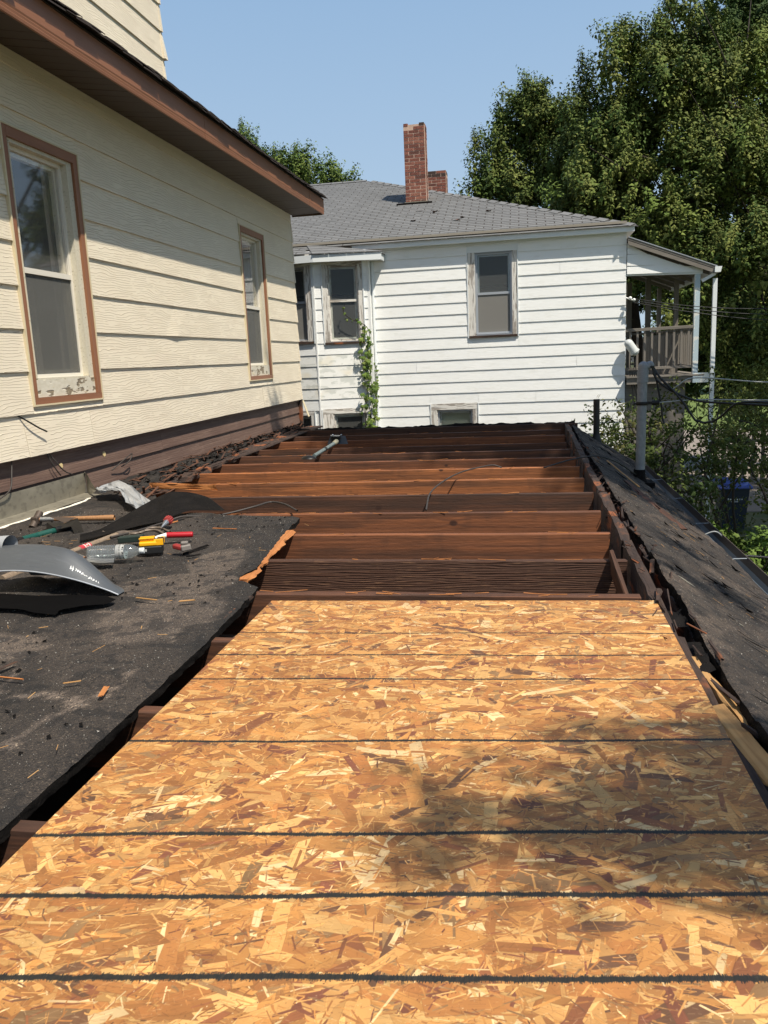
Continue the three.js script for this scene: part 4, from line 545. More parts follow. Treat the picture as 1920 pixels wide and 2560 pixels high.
// ---------------------------------------------------------------- new sheathing panel
const MARKS = [.4064, .6096, .8128, 1.2192, 1.6256, 1.8288, 2.032];
const panelTexture = (() => {
  const W = 2048, H = 2048, mx = W / 1.6, my = H / 2.52; // pixels per metre
  const c = document.createElement('canvas'); c.width = W; c.height = H; const g = c.getContext('2d');
  const b = document.createElement('canvas'); b.width = 1024; b.height = 1024; const h = b.getContext('2d');
  g.fillStyle = '#9a6a3a'; g.fillRect(0, 0, W, H); h.fillStyle = '#777'; h.fillRect(0, 0, 1024, 1024);
  const pal = [['#b07a40', 26], ['#bb894e', 22], ['#c6995c', 13], ['#d4b380', 6], ['#a06a38', 18], ['#946032', 12], ['#825030', 6], ['#74452f', 3.5], ['#84633f', 7], ['#64452e', 4]], tot = pal.reduce((s, p) => s + p[1], 0);
  const pick = () => { let r = rnd() * tot; for (const [k, w] of pal) if ((r -= w) < 0) return k; return pal[0][0]; };
  const shade = (hex, f) => { const n = parseInt(hex.slice(1), 16), q = (s) => Math.round(clamp(((n >> s) & 255) * f, 0, 255)); return `rgb(${q(16)},${q(8)},${q(0)})`; };
  const strand = (L, w) => { // metres
    const x = rnd() * 1.6, y = rnd() * 2.52, a = rnd() < .35 ? rr(-.5, .5) : rr(0, Math.PI), ca = Math.cos(a), sa = Math.sin(a), n = 2 + (rnd() * 3 | 0), pts = [], sk = rr(-.5, .5) * w, bend = rnd() < .12 ? rr(-.1, .1) * L : 0;
    for (let i = 0; i <= n; i++) { const t = i / n; pts.push([mix(-L / 2, L / 2, t) + (i === 0 || i === n ? rr(-.12, .12) * Math.min(L, w * 3) : 0) - sk, -w / 2 * rr(.75, 1.1) + bend * (t - .5) ** 2 * 4]); }
    for (let i = n; i >= 0; i--) { const t = i / n; pts.push([mix(-L / 2, L / 2, t) + (i === 0 || i === n ? rr(-.15, .15) * Math.min(L, w * 3) : 0) + sk, w / 2 * rr(.75, 1.1) + bend * (t - .5) ** 2 * 4]); }
    const col = pick(), f = rr(.9, 1.1), T = (p) => [(x + p[0] * ca - p[1] * sa) * mx, (y + p[0] * sa + p[1] * ca) * my], path = (q, s) => { q.beginPath(); pts.forEach((p, i) => { const t = T(p); i ? q.lineTo(t[0] * s, t[1] * s) : q.moveTo(t[0] * s, t[1] * s); }); q.closePath(); };
    path(g, 1); { const q0 = T([-L / 2, -w / 2]), q1 = T([L / 2, w / 2]), gr = g.createLinearGradient(q0[0], q0[1], q1[0], q1[1]); gr.addColorStop(0, shade(col, f * rr(.86, 1.1))); gr.addColorStop(.5, shade(col, f)); gr.addColorStop(1, shade(col, f * rr(.86, 1.12))); g.fillStyle = gr; } g.fill();
    if (w > .006) { g.lineWidth = .7; g.strokeStyle = shade(col, .62); g.globalAlpha = rr(.15, .6); g.stroke(); g.globalAlpha = 1;
      const k = Math.ceil(w / .0028); for (let i = 0; i < k; i++) { const v = rr(-.42, .42) * w, l0 = rr(-.46, .2) * L, l1 = rr(l0 / L, .46) * L, p = T([l0, v]), q = T([l1, v + rr(-.03, .03) * w]); g.globalAlpha = rr(.1, .4); g.lineWidth = rr(.5, 1.6); g.strokeStyle = shade(col, rnd() < .6 ? rr(.7, .9) : rr(1.08, 1.22)); g.beginPath(); g.moveTo(p[0], p[1]); g.lineTo(q[0], q[1]); g.stroke(); } g.globalAlpha = 1; }
    path(h, .5); const e = 90 + rnd() * 90 | 0; h.fillStyle = `rgb(${e},${e},${e})`; h.globalAlpha = .8; h.fill(); h.globalAlpha = 1;
  };
  for (let i = 0; i < 9000; i++) strand(rr(.01, .035), rr(.002, .006));
  for (let i = 0; i < 4600; i++) strand(rr(.04, .12), rr(.005, .016));
  for (let i = 0; i < 1700; i++) strand(rr(.07, .17), rr(.014, .034));
  for (let i = 0; i < 5500; i++) strand(rr(.010, .05), rr(.0012, .005));
  for (let i = 0; i < 620; i++) strand(rr(.08, .17), rr(.012, .030));
  for (let i = 0; i < 260; i++) strand(rr(.07, .15), rr(.022, .046));
  for (let i = 0; i < 900; i++) strand(rr(.02, .09), rr(.004, .012));
  for (let i = 0; i < 3600; i++) strand(rr(.008, .045), rr(.0008, .004));
  for (let i = 0; i < 5000; i++) strand(rr(.008, .04), rr(.001, .004));
  for (let i = 0; i < 9000; i++) { g.globalAlpha = rr(.2, .75); g.fillStyle = rnd() < .7 ? '#4a2c17' : '#ead6b0'; g.fillRect(rnd() * W, rnd() * H, rr(.6, 4), rr(.6, 2.2)); } g.globalAlpha = 1;
  for (let i = 0; i < 42000; i++) { const x = rnd() * W, y = rnd() * H, a = rnd() < .5 ? rr(-.5, .5) : rr(0, 3.14), l = rr(3, 22); g.globalAlpha = rr(.10, .38); g.lineWidth = rr(.5, 1.3); g.strokeStyle = rnd() < .6 ? '#4f3018' : '#e2c496'; g.beginPath(); g.moveTo(x, y); g.lineTo(x + Math.cos(a) * l, y + Math.sin(a) * l * .65); g.stroke(); } g.globalAlpha = 1;
  // ruled black marks with frayed edges; rows measured from the far edge
  for (const d of MARKS) {
    const y0 = d * my, th = mix(.75, 1.9, d / 2.1);
    for (let x = 0; x < W; x += 1) { const wv = Math.sin(x * .006 + d * 9) * 2 + (noise(x * .02, d * 9, 5) - .5) * 3, t0 = (1.5 + 1.6 * noise(x * .11, d * 7, 6) + 2.4 * Math.pow(rnd(), 3)) * th, t1 = (1.5 + 1.6 * noise(x * .13, d * 7, 8) + 2.4 * Math.pow(rnd(), 3)) * th; g.fillStyle = '#171816'; g.globalAlpha = rr(.82, 1); g.fillRect(x, y0 + wv - t0, 1.2, t0 + t1); }
  } g.globalAlpha = 1;
  const map = new THREE.CanvasTexture(c); map.colorSpace = THREE.SRGBColorSpace; map.anisotropy = 8; return { map, bump: new THREE.CanvasTexture(b) };
})();
{
  const t = thing('sheathing_panel', 'new orange strand board panel with black ruled lines laid on the rafters', 'panel', V(-.28, 0, -2));
  const TL = V(-1.060, 0, -3.116), TR = V(.504, 0, -3.166), BL = V(-1.060, 0, -.52), BR = V(.504, 0, -.70), m = std({ map: panelTexture.map, bumpMap: panelTexture.bump, bumpScale: .0026, roughness: .62 });
  const rows = [0, ...MARKS, 2.52], zl = [-3.116, -2.715, -2.492, -2.28, -1.849, -1.417, -1.213, -1.011, -.52], zr = [-3.166, -2.784, -2.573, -2.376, -1.991, -1.591, -1.397, -1.191, -.70]; // the printed rows run slightly out of square
  part('board_face', grid(1, 8, (u, v) => { const k = Math.round(v * 8); return [mix(-1.06, .504, u), 0, mix(zl[k], zr[k], u), u, 1 - rows[k] / 2.52]; }), m, t);
  const e = std({ map: tex(256, 64, (u, v) => mixc(s255(198, 172, 126), s255(120, 82, 48), fbm(u * 30, v * 20, 401, 3, 30, 20)), .3, .02), roughness: .85 }), g = new GB(), Q = (a, b) => { const L = a.distanceTo(b), dn = V(0, -.0112, 0); g.quad(a, b, b.clone().add(dn), a.clone().add(dn), [0, 0], [L, 0], [L, .0112], [0, .0112]); };
  Q(TL, TR); Q(TR, BR); Q(BR, BL); Q(BL, TL); part('board_edge', g.geo(), e, t);
}

// ---------------------------------------------------------------- tools and scraps on the old roofing
const SHOVEL_TAG = canvasTex(512, 256, (c, W, H) => {
  const q = (() => { let s = 11; return () => ((s = (s * 16807) % 2147483647) / 2147483647); })();
  c.fillStyle = '#54575a'; c.fillRect(0, 0, W, H);
  for (let i = 0; i < 900; i++) { c.globalAlpha = q() * .25; c.fillStyle = q() < .5 ? '#46494c' : '#66696c'; c.fillRect(q() * W, q() * H, 2 + q() * 60, 1 + q() * 3); } c.globalAlpha = 1;
  c.strokeStyle = '#f2f2ee'; c.lineWidth = 2; // worn illegible white lettering along the rim
  let x = 80; while (x < 190) { c.beginPath(); c.moveTo(x, 30 + q() * 4); for (let k = 0; k < 3; k++) c.lineTo(x + q() * 6, 26 + q() * 14); c.stroke(); x += 6 + q() * 5; }
});
function shovel(name, label, tip, heel, rimTop, hgt, wd, group) { // a broad scoop lying face down, its edge toward the camera raised
  const t = thing(name, label, 'shovel', tip.clone(), group), ax = heel.clone().sub(tip), side = V(0, 0, -1);
  const P = (s, q) => { // s from tip to socket, q from near rim (0) to far rim (1)
    const prof = hgt * (Math.pow(Math.sin(Math.min(1, s * 1.02) * Math.PI * .62 + .0), .9)), c = tip.clone().addScaledVector(ax, s), w2 = wd * (.18 + .82 * Math.pow(Math.sin(clamp(s * 1.35, 0, 1) * Math.PI / 2), .8));
    const arch = .32 * wd * (1 - (2 * q - 1) ** 2) * sst(0, .5, s);
    return c.addScaledVector(side, q * w2).add(V(0, prof * .62 * (1 - sst(.35, 1, q)) + arch, 0)); };
  part('blade', grid(40, 24, (u, v) => { const p = P(u, v); return [p.x, p.y, p.z, u, 1 - v]; }), std({ map: SHOVEL_TAG, roughness: .5, metalness: .3 }), t);
  part('rolled_rim', tube([...Array(16)].map((_, i) => P(i / 15, 0)), .0035, 60, 6), M.alu, t);
  part('socket', lathe([[.05, 0], [.03, .5], [.024, 1]], P(.97, .5), P(.97, .5).add(V(-.22, .02, -.03)), 18), M.alu, t);
  part('handle', cyl(P(.97, .5).add(V(-.20, .02, -.03)), P(.97, .5).add(V(-1.2, .05, -.2)), .018), M.paleWood, t);
}
{ const tip = onY(...zA(1170, 1252), .022), heel = at(...zA(-60, 1235), tip.z + .0);
  shovel('scoop_shovel', 'large grey scoop shovel lying face down with worn white lettering on its edge', tip, V(heel.x, .03, tip.z + .02), 0, .17, .30);
}
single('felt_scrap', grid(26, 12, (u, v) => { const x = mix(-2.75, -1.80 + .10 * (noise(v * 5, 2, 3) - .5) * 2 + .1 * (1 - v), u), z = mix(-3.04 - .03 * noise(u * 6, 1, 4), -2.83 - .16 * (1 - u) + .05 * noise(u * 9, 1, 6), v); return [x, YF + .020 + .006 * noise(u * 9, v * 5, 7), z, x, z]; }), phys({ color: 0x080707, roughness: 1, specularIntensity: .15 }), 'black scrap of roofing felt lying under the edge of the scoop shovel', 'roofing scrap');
function sheet(name, pts, mat, label, cat, n = 24) { // a stiff sheet lofted through rows of points
  const cs = pts.map((r) => new THREE.CatmullRomCurve3(r, false, 'catmullrom', .3));
  return single(name, grid(n, (pts.length - 1) * 4, (u, v) => { const f = v * (pts.length - 1), i = Math.min(pts.length - 2, Math.floor(f)), a = cs[i].getPoint(u), b = cs[i + 1].getPoint(u), t = f - i, p = a.lerp(b, t); if (n < 12) p.add(V(rr(-.012, .012), rr(-.014, .014), rr(-.02, .02))); return [p.x, p.y, p.z, u * .5, v * .3]; }), mat, label, cat);
}
// spade with green handle (roof scraper)
{ const a = at(...zA(-40, 775), -4.05), b = at(...zA(560, 615), -4.42), d = b.clone().sub(a).normalize(), q = (s) => a.clone().lerp(b, s);
  const t = thing('roof_scraper', 'roof scraper with green handle and folded black steel blade', 'tool', q(.5));
  part('grip', lathe([[.016, 0], [.023, .05], [.022, .9], [.018, 1]], a.clone().addScaledVector(d, -.12), q(.42)), M.steelDark, t);
  part('handle', cyl(q(.42), q(.97), .019), std({ color: 0x12473d, roughness: .35 }), t);
  part('handle_label', cyl(q(.66), q(.90), .0196, .0196, 20, true), std({ map: canvasTex(128, 64, (c, W, H) => { c.fillStyle = '#12473d'; c.fillRect(0, 0, W, H); c.fillStyle = '#cfc6a4'; c.fillRect(30, 6, 52, 52); c.fillStyle = '#7a4a3a'; for (let i = 0; i < 5; i++) c.fillRect(36, 12 + i * 8, 38, 3); }), roughness: .5 }), t);
  part('socket', lathe([[.024, 0], [.026, .3], [.016, 1]], q(.96), b.clone().addScaledVector(d, .10)), M.steelDark, t);
  const A = at(...zA(462, 536), -4.50), B = at(...zA(640, 545), -4.48), C = at(...zA(765, 492), -4.52), D = at(...zA(832, 640), -4.38), E = at(...zA(735, 645), -4.36), F = at(...zA(560, 610), -4.40), G = at(...zA(456, 600), -4.46), H = at(...zA(700, 575), -4.44);
  part('blade', new GB().quad(A, B, F, G, [0, 0], [.1, 0], [.1, .1], [0, .1]).quad(B, C, H, F, [0, 0], [.1, 0], [.1, .1], [0, .1]).tri(C, D, H, [0, 0], [.1, .1], [0, .1]).tri(D, E, H, [0, 0], [.1, .1], [0, .1]).geo(), M.steelDark, t);
  part('fulcrum', new GB().tri(B.clone().add(V(0, .004, .004)), C.clone().add(V(0, .004, .004)), A.clone().add(V(0, .03, -.03)), [0, 0], [.1, 0], [0, .1]).geo(), M.steelBrown, t);
}
{ // hammer
  const h = at(...zA(372, 508), -4.62), e = at(...zA(1130, 490), -4.70), t = thing('sledge_hammer', 'hammer with worn wooden handle lying beside the flashing', 'hammer', h.clone().lerp(e, .5)), q = (s) => h.clone().lerp(e, s);
  part('handle', lathe([[.012, 0], [.013, .3], [.017, .8], [.019, .97], [.016, 1]], q(.02), e, 16), std({ map: tex(256, 64, (u, v) => mixc(s255(176, 132, 88), s255(126, 86, 54), grain(u, v, 411, 4, 20)), .3, .1), roughness: .6 }), t);
  part('neck', cyl(q(.04), q(.22), .016, .014), M.silver, t);
  part('head', [cyl(h.clone().add(V(-.012, -.045, .05)), h.clone().add(V(-.012, .035, -.05)), .024, .024, 10), place(rbox(.05, .05, .06, .008), h.clone().add(V(-.01, -.005, 0)))], M.steelBrown, t);
}
{ // garden fork
  const a = at(...zA(500, 915), -3.72), b = at(...zA(1215, 640), -4.36), d = b.clone().sub(a).normalize(), t = thing('manure_fork', 'garden fork with weathered wooden shaft and bent round tines', 'fork', b), q = (s) => a.clone().lerp(b, s);
  part('shaft', cyl(a.clone().addScaledVector(d, -.35), q(.93), .020, .018, 16), std({ map: tex(256, 64, (u, v) => mixc(s255(150, 132, 112), s255(104, 88, 72), grain(u, v, 421, 4, 24)), .4, .12), roughness: .8 }), t);
  part('sticker', cyl(q(.36), q(.50), .0202, .0198, 20, true), std({ map: canvasTex(128, 64, (c, W, H) => { c.fillStyle = '#b3333a'; c.fillRect(0, 0, W, H); c.fillStyle = '#e8dccf'; c.fillRect(0, 8, W, 6); c.fillRect(0, 34, W, 5); for (let i = 0; i < 9; i++) c.fillRect(8 + i * 13, 20, 7, 9); }), roughness: .5 }), t);
  part('ferrule', lathe([[.021, 0], [.017, .6], [.011, 1]], q(.90), b.clone().addScaledVector(d, .03)), std({ color: 0x6e6156, roughness: .6, metalness: .4 }), t);
  const tm = std({ color: 0x7d7064, roughness: .55, metalness: .45 }), Z = (x, y, z) => at(...zB(x, y), z);
  [[[440, 715, -4.37], [300, 728, -4.30], [228, 712, -4.30], [290, 678, -4.42], [380, 664, -4.52], [470, 672, -4.56]], [[440, 712, -4.38], [400, 702, -4.42], [480, 668, -4.54], [560, 660, -4.58], [640, 662, -4.58]], [[445, 712, -4.37], [540, 700, -4.46], [640, 664, -4.58], [740, 650, -4.64], [820, 622, -4.74]], [[445, 716, -4.36], [600, 716, -4.34], [690, 672, -4.46], [770, 668, -4.48], [890, 710, -4.34]], [[450, 718, -4.35], [540, 728, -4.31], [640, 700, -4.38], [730, 690, -4.40], [830, 728, -4.28]]].forEach((p) => part('tine', tube(p.map((k) => Z(...k)), .0068, 40, 7), tm, t));
}
{ // clear bottle
  const a = at(...zA(866, 842), -3.64), b = at(...zA(1425, 815), -3.70), L = a.distanceTo(b), t = thing('water_bottle', 'empty clear plastic bottle lying in front of the yellow battery', 'bottle', a), q = (s) => a.clone().lerp(b, s), pr = [[0, 0], [.026, .003], [.037, .02]];
  for (let s = .05; s < .5; s += .011) pr.push([.0365 + .0026 * Math.sin(s * 150), s]); pr.push([.036, .51], [.037, .66], [.0375, .70], [.034, .78], [.022, .87], [.0135, .915], [.0135, .93]);
  part('body', lathe(pr, a, b, 40), phys({ color: 0xe4eaec, roughness: .07, transmission: .92, thickness: 0, ior: 1.5 }), t);
  part('label', lathe([[.0375, 0], [.0378, 1]], q(.515), q(.665), 40), phys({ map: canvasTex(256, 64, (c, W, H) => { c.fillStyle = '#d9d9d4'; c.fillRect(0, 0, W, H); c.fillStyle = '#26282a'; for (let i = 0; i < 8; i++) { c.fillRect(i * 32 + 2, 4, 12, 9); c.fillRect(i * 32 + 18, 3, 3, 14); } for (let i = 0; i < 60; i++) c.fillRect(4 + i * 4.2, 26, i % 3 ? 1 : 2, 16); c.fillStyle = '#8b8d8e'; for (let i = 0; i < 5; i++) c.fillRect(0, 46 + i * 4, W, 1.4); }), roughness: .25, transmission: .45, thickness: 0 }), t);
  part('cap', lathe([[.0, 0], [.0155, .02], [.0155, .95], [.013, 1], [0, 1]], q(.915), q(1.0), 24), std({ color: 0xd6dad8, roughness: .4 }), t);
}
{ // tool battery
  const p = at(...zA(1500, 800), -3.84), W = .118, D = .075, R = (g, dx, dy, dz) => place(g.translate(dx, dy, dz), p.clone().setY(YF + .012), 0, .32, 0), t = thing('tool_battery', 'yellow and black power tool battery beside the bottle cap', 'battery', p.clone().setY(YF + .012));
  const ye = std({ color: 0xe8a90c, roughness: .45 }), bk = std({ color: 0x161616, roughness: .55 });
  part('lower_case', R(rbox(W, .046, D, .010, 3), 0, .023, 0), bk, t);
  part('upper_case', [R(rbox(W * .98, .024, D * .94, .008, 3), -.002, .057, 0), R(rbox(W * .62, .016, D * .55, .005, 3), -.022, .075, -.004)], ye, t);
  part('slide_rail', [R(rbox(W * .66, .006, .010, .002), -.02, .085, .018), R(rbox(W * .66, .006, .010, .002), -.02, .085, -.024)], ye, t);
  part('latch', [R(rbox(.034, .030, D * .62, .006, 3), W * .40, .066, 0)], bk, t);
  part('latch_guard', [R(rbox(.036, .034, .010, .003), W * .40, .064, D * .40), R(rbox(.036, .034, .010, .003), W * .40, .064, -D * .40)], ye, t);
  part('marking', R(new THREE.PlaneGeometry(.030, .022), -.030, .026, D / 2 + .0008), std({ map: canvasTex(64, 48, (c, w, h) => { c.fillStyle = '#161616'; c.fillRect(0, 0, w, h); c.fillStyle = '#cfcfca'; c.font = 'bold 40px sans-serif'; c.textAlign = 'center'; c.fillText('18', 32, 39); }), roughness: .6 }), t);
}
{ const a = at(...zB(848, 742), -4.10), b = at(...zB(1116, 735), -4.14), t = thing('marker_tube', 'red cylindrical tube with white nozzle lying behind the battery', 'tube', a), q = (s) => a.clone().lerp(b, s);
  part('tube_body', lathe([[0, 0], [.012, .0], [.0165, .06], [.0165, .96], [.013, 1], [.0, .995]], a, b, 22), std({ color: 0xa81420, roughness: .4 }), t);
  part('nozzle', lathe([[.004, 0], [.010, .1], [.012, .5], [.014, 1]], at(...zB(740, 772), -4.05), q(.03), 16), std({ color: 0xe6e4de, roughness: .5 }), t); }
{ const p = at(...zB(1010, 848), -3.83), t = thing('utility_knife', 'small red and grey utility knife lying alone on the old roofing', 'knife', p);
  part('red_half', place(rbox(.062, .026, .034, .009, 3), p.clone().add(V(-.022, -.006, 0)), 0, -.35, -.12), std({ color: 0x8c2a28, roughness: .55 }), t);
  part('grey_half', [place(rbox(.052, .032, .032, .008, 3), p.clone().add(V(.022, -.008, .006)), 0, .5, .1), place(rbox(.036, .014, .030, .005, 2), p.clone().add(V(.012, .016, -.004)), 0, .3, 0)], std({ color: 0x77716b, roughness: .55 }), t); }
{ const a = at(...zB(802, 668), -4.40), b = at(...zB(893, 575), -4.52), t = thing('plumb_bob', 'silver cone with knurled red collar lying beside the curled black sheet', 'plumb bob', a);
  part('cone', lathe([[.001, 0], [.012, .34], [.018, .55], [.018, .6]], a, b, 22), M.silver, t);
  part('collar', lathe([[.018, .55], [.023, .58], [.024, .92], [.018, 1], [0, 1]], a, b, 22), std({ color: 0x7c2320, roughness: .5 }), t);
  for (let k = 0; k < 12; k++) { const d = b.clone().sub(a).normalize(), u = new THREE.Vector3().crossVectors(d, Y1).normalize(), v = new THREE.Vector3().crossVectors(d, u), an = k / 12 * 2 * Math.PI, o = u.multiplyScalar(Math.cos(an) * .024).addScaledVector(v, Math.sin(an) * .024); part('ridge', cyl(a.clone().lerp(b, .62).add(o), a.clone().lerp(b, .90).add(o), .0035, .0035, 6), std({ color: 0x9a3a34, roughness: .5 }), t); } }
{ const t = thing('hatchet', 'short tool with orange wooden handle and bright steel head beside the bottle', 'hatchet', onY(...zA(750, 920), .03)), a = at(...zA(628, 950), -3.60), b = at(...zA(850, 898), -3.58);
  part('handle', lathe([[.010, 0], [.017, .2], [.016, .8], [.013, 1]], a, b, 16), std({ color: 0xa0602f, roughness: .45 }), t);
  const r = (pts) => pts.map((p) => at(...zA(p[0], p[1]), p[2])), A = r([[680, 870, -3.66], [760, 858, -3.66], [860, 880, -3.64], [1000, 900, -3.62], [1130, 905, -3.62]]), B = r([[690, 900, -3.60], [780, 880, -3.60], [860, 920, -3.56], [990, 938, -3.54], [1125, 932, -3.55]]), ca = new THREE.CatmullRomCurve3(A), cb = new THREE.CatmullRomCurve3(B);
  part('head', grid(24, 3, (u, v) => { const p = ca.getPoint(u).lerp(cb.getPoint(u), v); return [p.x, p.y + .012 * Math.sin(v * 3.1), p.z, u, v]; }), M.silver, t); }
// peeled-back flashing, crumpled metal, curled black sheet
sheet('curled_flashing', [[[828, 42, -5.83], [858, 60, -5.82], [900, 140, -5.76], [945, 205, -5.66]], [[838, 40, -5.86], [862, 150, -5.84], [880, 200, -5.78], [945, 222, -5.66]], [[858, 90, -5.86], [862, 220, -5.84], [890, 262, -5.72], [940, 235, -5.62]]].map((r) => r.map(([x, y, z]) => at(...zA(x, y), z))), M.galv, 'end of the flashing bent up into a pointed curl at the house wall', 'flashing');
sheet('crumpled_metal', [[[945, 190, -5.70], [1060, 158, -5.74], [1140, 132, -5.76], [1265, 172, -5.62], [1400, 250, -5.4], [1475, 335, -5.22]], [[948, 212, -5.62], [1060, 205, -5.60], [1160, 190, -5.58], [1250, 205, -5.50], [1345, 300, -5.26], [1440, 352, -5.14]], [[955, 218, -5.56], [1050, 216, -5.52], [1150, 214, -5.50], [1222, 232, -5.44], [1290, 340, -5.16], [1380, 400, -5.04]], [[985, 245, -5.5], [1060, 225, -5.50], [1150, 224, -5.46], [1216, 250, -5.36], [1262, 360, -5.08], [1340, 418, -4.98]]].map((r) => r.map(([x, y, z]) => at(...zA(x, y), z))), M.foil, 'shiny crumpled strip of sheet metal folded over at the tear', 'sheet metal', 9);
sheet('curled_felt', [[[0, 735, -4.16], [200, 680, -4.32], [420, 560, -4.62], [600, 455, -4.82], [760, 370, -5.0], [900, 312, -5.06], [1100, 322, -5.14], [1270, 370, -5.14], [1428, 492, -5.02]], [[0, 755, -4.14], [200, 710, -4.28], [420, 630, -4.50], [600, 560, -4.66], [760, 480, -4.84], [905, 420, -4.92], [1080, 420, -5.0], [1250, 450, -5.02], [1420, 496, -4.98]], [[0, 800, -4.08], [200, 752, -4.20], [430, 690, -4.36], [620, 640, -4.50], [780, 612, -4.60], [920, 555, -4.74], [1080, 500, -4.92], [1250, 498, -4.96], [1410, 500, -4.95]]].map((r) => r.map(([x, y, z]) => at(...zB(x, y), z))), M.tar, 'sheet of black felt curled up in a wave behind the tools', 'roofing scrap', 60);
single('lath_splinter', beam(at(...zB(690, 252), -6.02), at(...zB(1345, 272), -5.86), .010, .045, { segs: 26, jit: .016, freq: 9 }), M.freshWood, 'long pale split of lath bridging onto the fourth rafter by the black felt', 'splinter');
for (const [i, [a, b, l]] of [[zB(1020, 925), zB(1262, 842), 'longer dark strip of torn felt beside the utility knife'], [zB(1066, 952), zB(1182, 934), 'shorter dark strip of torn felt beside the utility knife']].entries()) { const p = onY(...a, YF + .012), q = onY(...b, YF + .014); single('felt_strip', beam(p, q, .012, .010, { segs: 8, jit: .008 }), M.tar, l, 'roofing scrap'); }
single('dark_box', place(rbox(.14, .035, .05, .006), at(...zB(505, 778), -4.02), 0, .15, .05), std({ color: 0x1c2a24, roughness: .6 }), 'small dark green case behind the battery', 'case');
{ const g = []; // wood dust, splinters and grit, too many to count
  for (let i = 0; i < 150; i++) { const far = rnd() < .3, z = -rr(.9, far ? 5 : 4.2), x = rr(-3.2, -1.18), l = rr(.006, .05) * (rnd() < .1 ? 2.2 : 1), a = rr(0, 6.3), c = V(x, YF + .016 + rr(0, .004), z), d = V(Math.cos(a) * l / 2, rr(-.003, .004), Math.sin(a) * l / 2); g.push(beam(c.clone().sub(d), c.clone().add(d), rr(.0012, .0035), rr(.001, .002), { c: .0003 })); }
  const o = single('wood_splinters', g, M.paleWood, 'scattered pale splinters and dust over the old roofing', 'debris'); o.userData.kind = 'stuff';
  const g2 = []; for (let i = 0; i < 90; i++) { const z = -rr(.8, 8.5), x = rr(.62, 1.36), y = -.63 * (x - .615) + .006, l = rr(.008, .06) * (rnd() < .12 ? 2.4 : 1), a = rr(0, 6.3), c = V(x, y, z), d = V(Math.cos(a) * l / 2, -.63 * Math.cos(a) * l / 2, Math.sin(a) * l / 2); g2.push(beam(c.clone().sub(d), c.clone().add(d), rr(.001, .0025), rr(.001, .002), { c: .0002 })); }
  const o2 = single('wood_splinters', g2, M.paleWood, 'scattered pale splinters over the sloping roofing on the right', 'debris'); o2.userData.kind = 'stuff';
  const g3 = []; for (let i = 0; i < 70; i++) { const z = -rr(2.6, 9), x = rr(.46, .62), a = rr(-.6, .6) + Math.PI / 2, l = rr(.02, .10), c = V(x, rr(-.01, .02), z), d = V(Math.cos(a) * l / 2, rr(-.006, .012), Math.sin(a) * l / 2); g3.push(beam(c.clone().sub(d), c.clone().add(d), rr(.002, .008), rr(.002, .005), { c: .0005 })); }
  const o3 = single('wood_splinters', g3, M.rotten, 'brown splinters along the torn rim boards', 'debris'); o3.userData.kind = 'stuff';
}
// boards and splinters that can be told apart
const chip = (a, b, y, w, h, m, label, cat = 'splinter') => single('wood_splinter', beam(onY(...a, y), onY(...b, y), w, h, { segs: 8, jit: w * .35 }), m, label, cat);
chip(zB(1310, 672), zB(1545, 682), YF + .018, .008, .005, M.freshWood, 'thin orange splinter behind the red tube near the felt edge');
chip(zB(905, 620), zB(965, 604), YF + .018, .012, .008, M.freshWood, 'short orange splinter beside the plumb bob');
chip([450, 1503], [486, 1500], YF + .018, .012, .004, M.paleWood, 'pale splinter on the grey patch of old roofing');
chip([340, 1494], [392, 1500], YF + .018, .008, .004, M.paleWood, 'pale splinter right of the scoop shovel tip');
chip([0, 1692], [56, 1698], YF + .018, .007, .005, M.freshWood, 'thin splinter at the left frame edge');
chip([158, 1708], [202, 1702], YF + .018, .006, .004, M.paleWood, 'pale splinter lying on the black roofing near the chalky crack');
chip([252, 1738], [266, 1716], YF + .018, .018, .004, M.freshWood, 'broad orange chip lying on the near roofing');
chip([0, 1672], [38, 1655], YF + .018, .016, .006, M.rotten, 'brown splinter with pointed end near the left frame edge');
single('wood_splinter', beam(V(.84, -.14, -7.0), V(1.12, -.32, -5.9), .05, .02, { segs: 10, jit: .012 }), M.rafter[2], 'loose brown board lying aslant on the sloping roofing', 'board');
single('wood_splinter', beam(V(.80, -.10, -8.1), V(1.0, -.235, -7.3), .014, .008, { segs: 8, jit: .006 }), M.paleWood, 'long pale splinter at the foot of the service mast', 'splinter');
single('wood_splinter', beam(V(.535, -.03, -2.62), V(.585, -.035, -2.12), .03, .02, { segs: 22, jit: .016, freq: 9 }), M.paleWood, 'narrow split of yellow wood in the gap right of the new panel', 'splinter');
single('wood_splinter', beam(V(.515, -.022, -2.20), V(.63, -.03, -1.35), .055, .03, { segs: 22, jit: .02, freq: 8 }), M.paleWood, 'broad split of yellow wood nearest the camera in the right gap', 'splinter');
for (let k = 0; k < 3; k++) single('roofing_flap', grid(10, 6, (u, v) => { const z = -[2.62, 3.0, 1.75][k] - (v - .5) * [.26, .2, .3][k], x = mix(.50, .585, u); return [x + .02 * (noise(u * 5, v * 5, k) - .5), -.022 + .014 * noise(u * 4, v * 6, k + 5) - .03 * u * (1 - u), z, x, z]; }), M.tar, ['flap of dark felt folded into the gap beside the new panel', 'felt flap at the far corner of the new panel', 'nearest felt flap in the gap right of the new panel'][k], 'roofing scrap');
line('roof_wire', [[1065, 1275], [1077, 1231], [1109, 1203], [1157, 1179], [1205, 1167], [1237, 1163], [1254, 1169]].map((p, i) => onY(...p, [.0, .02, .04, .05, .05, .04, .02][i])), .006, M.wireBrown, 'dark wire draped in an arc over the middle rafters');
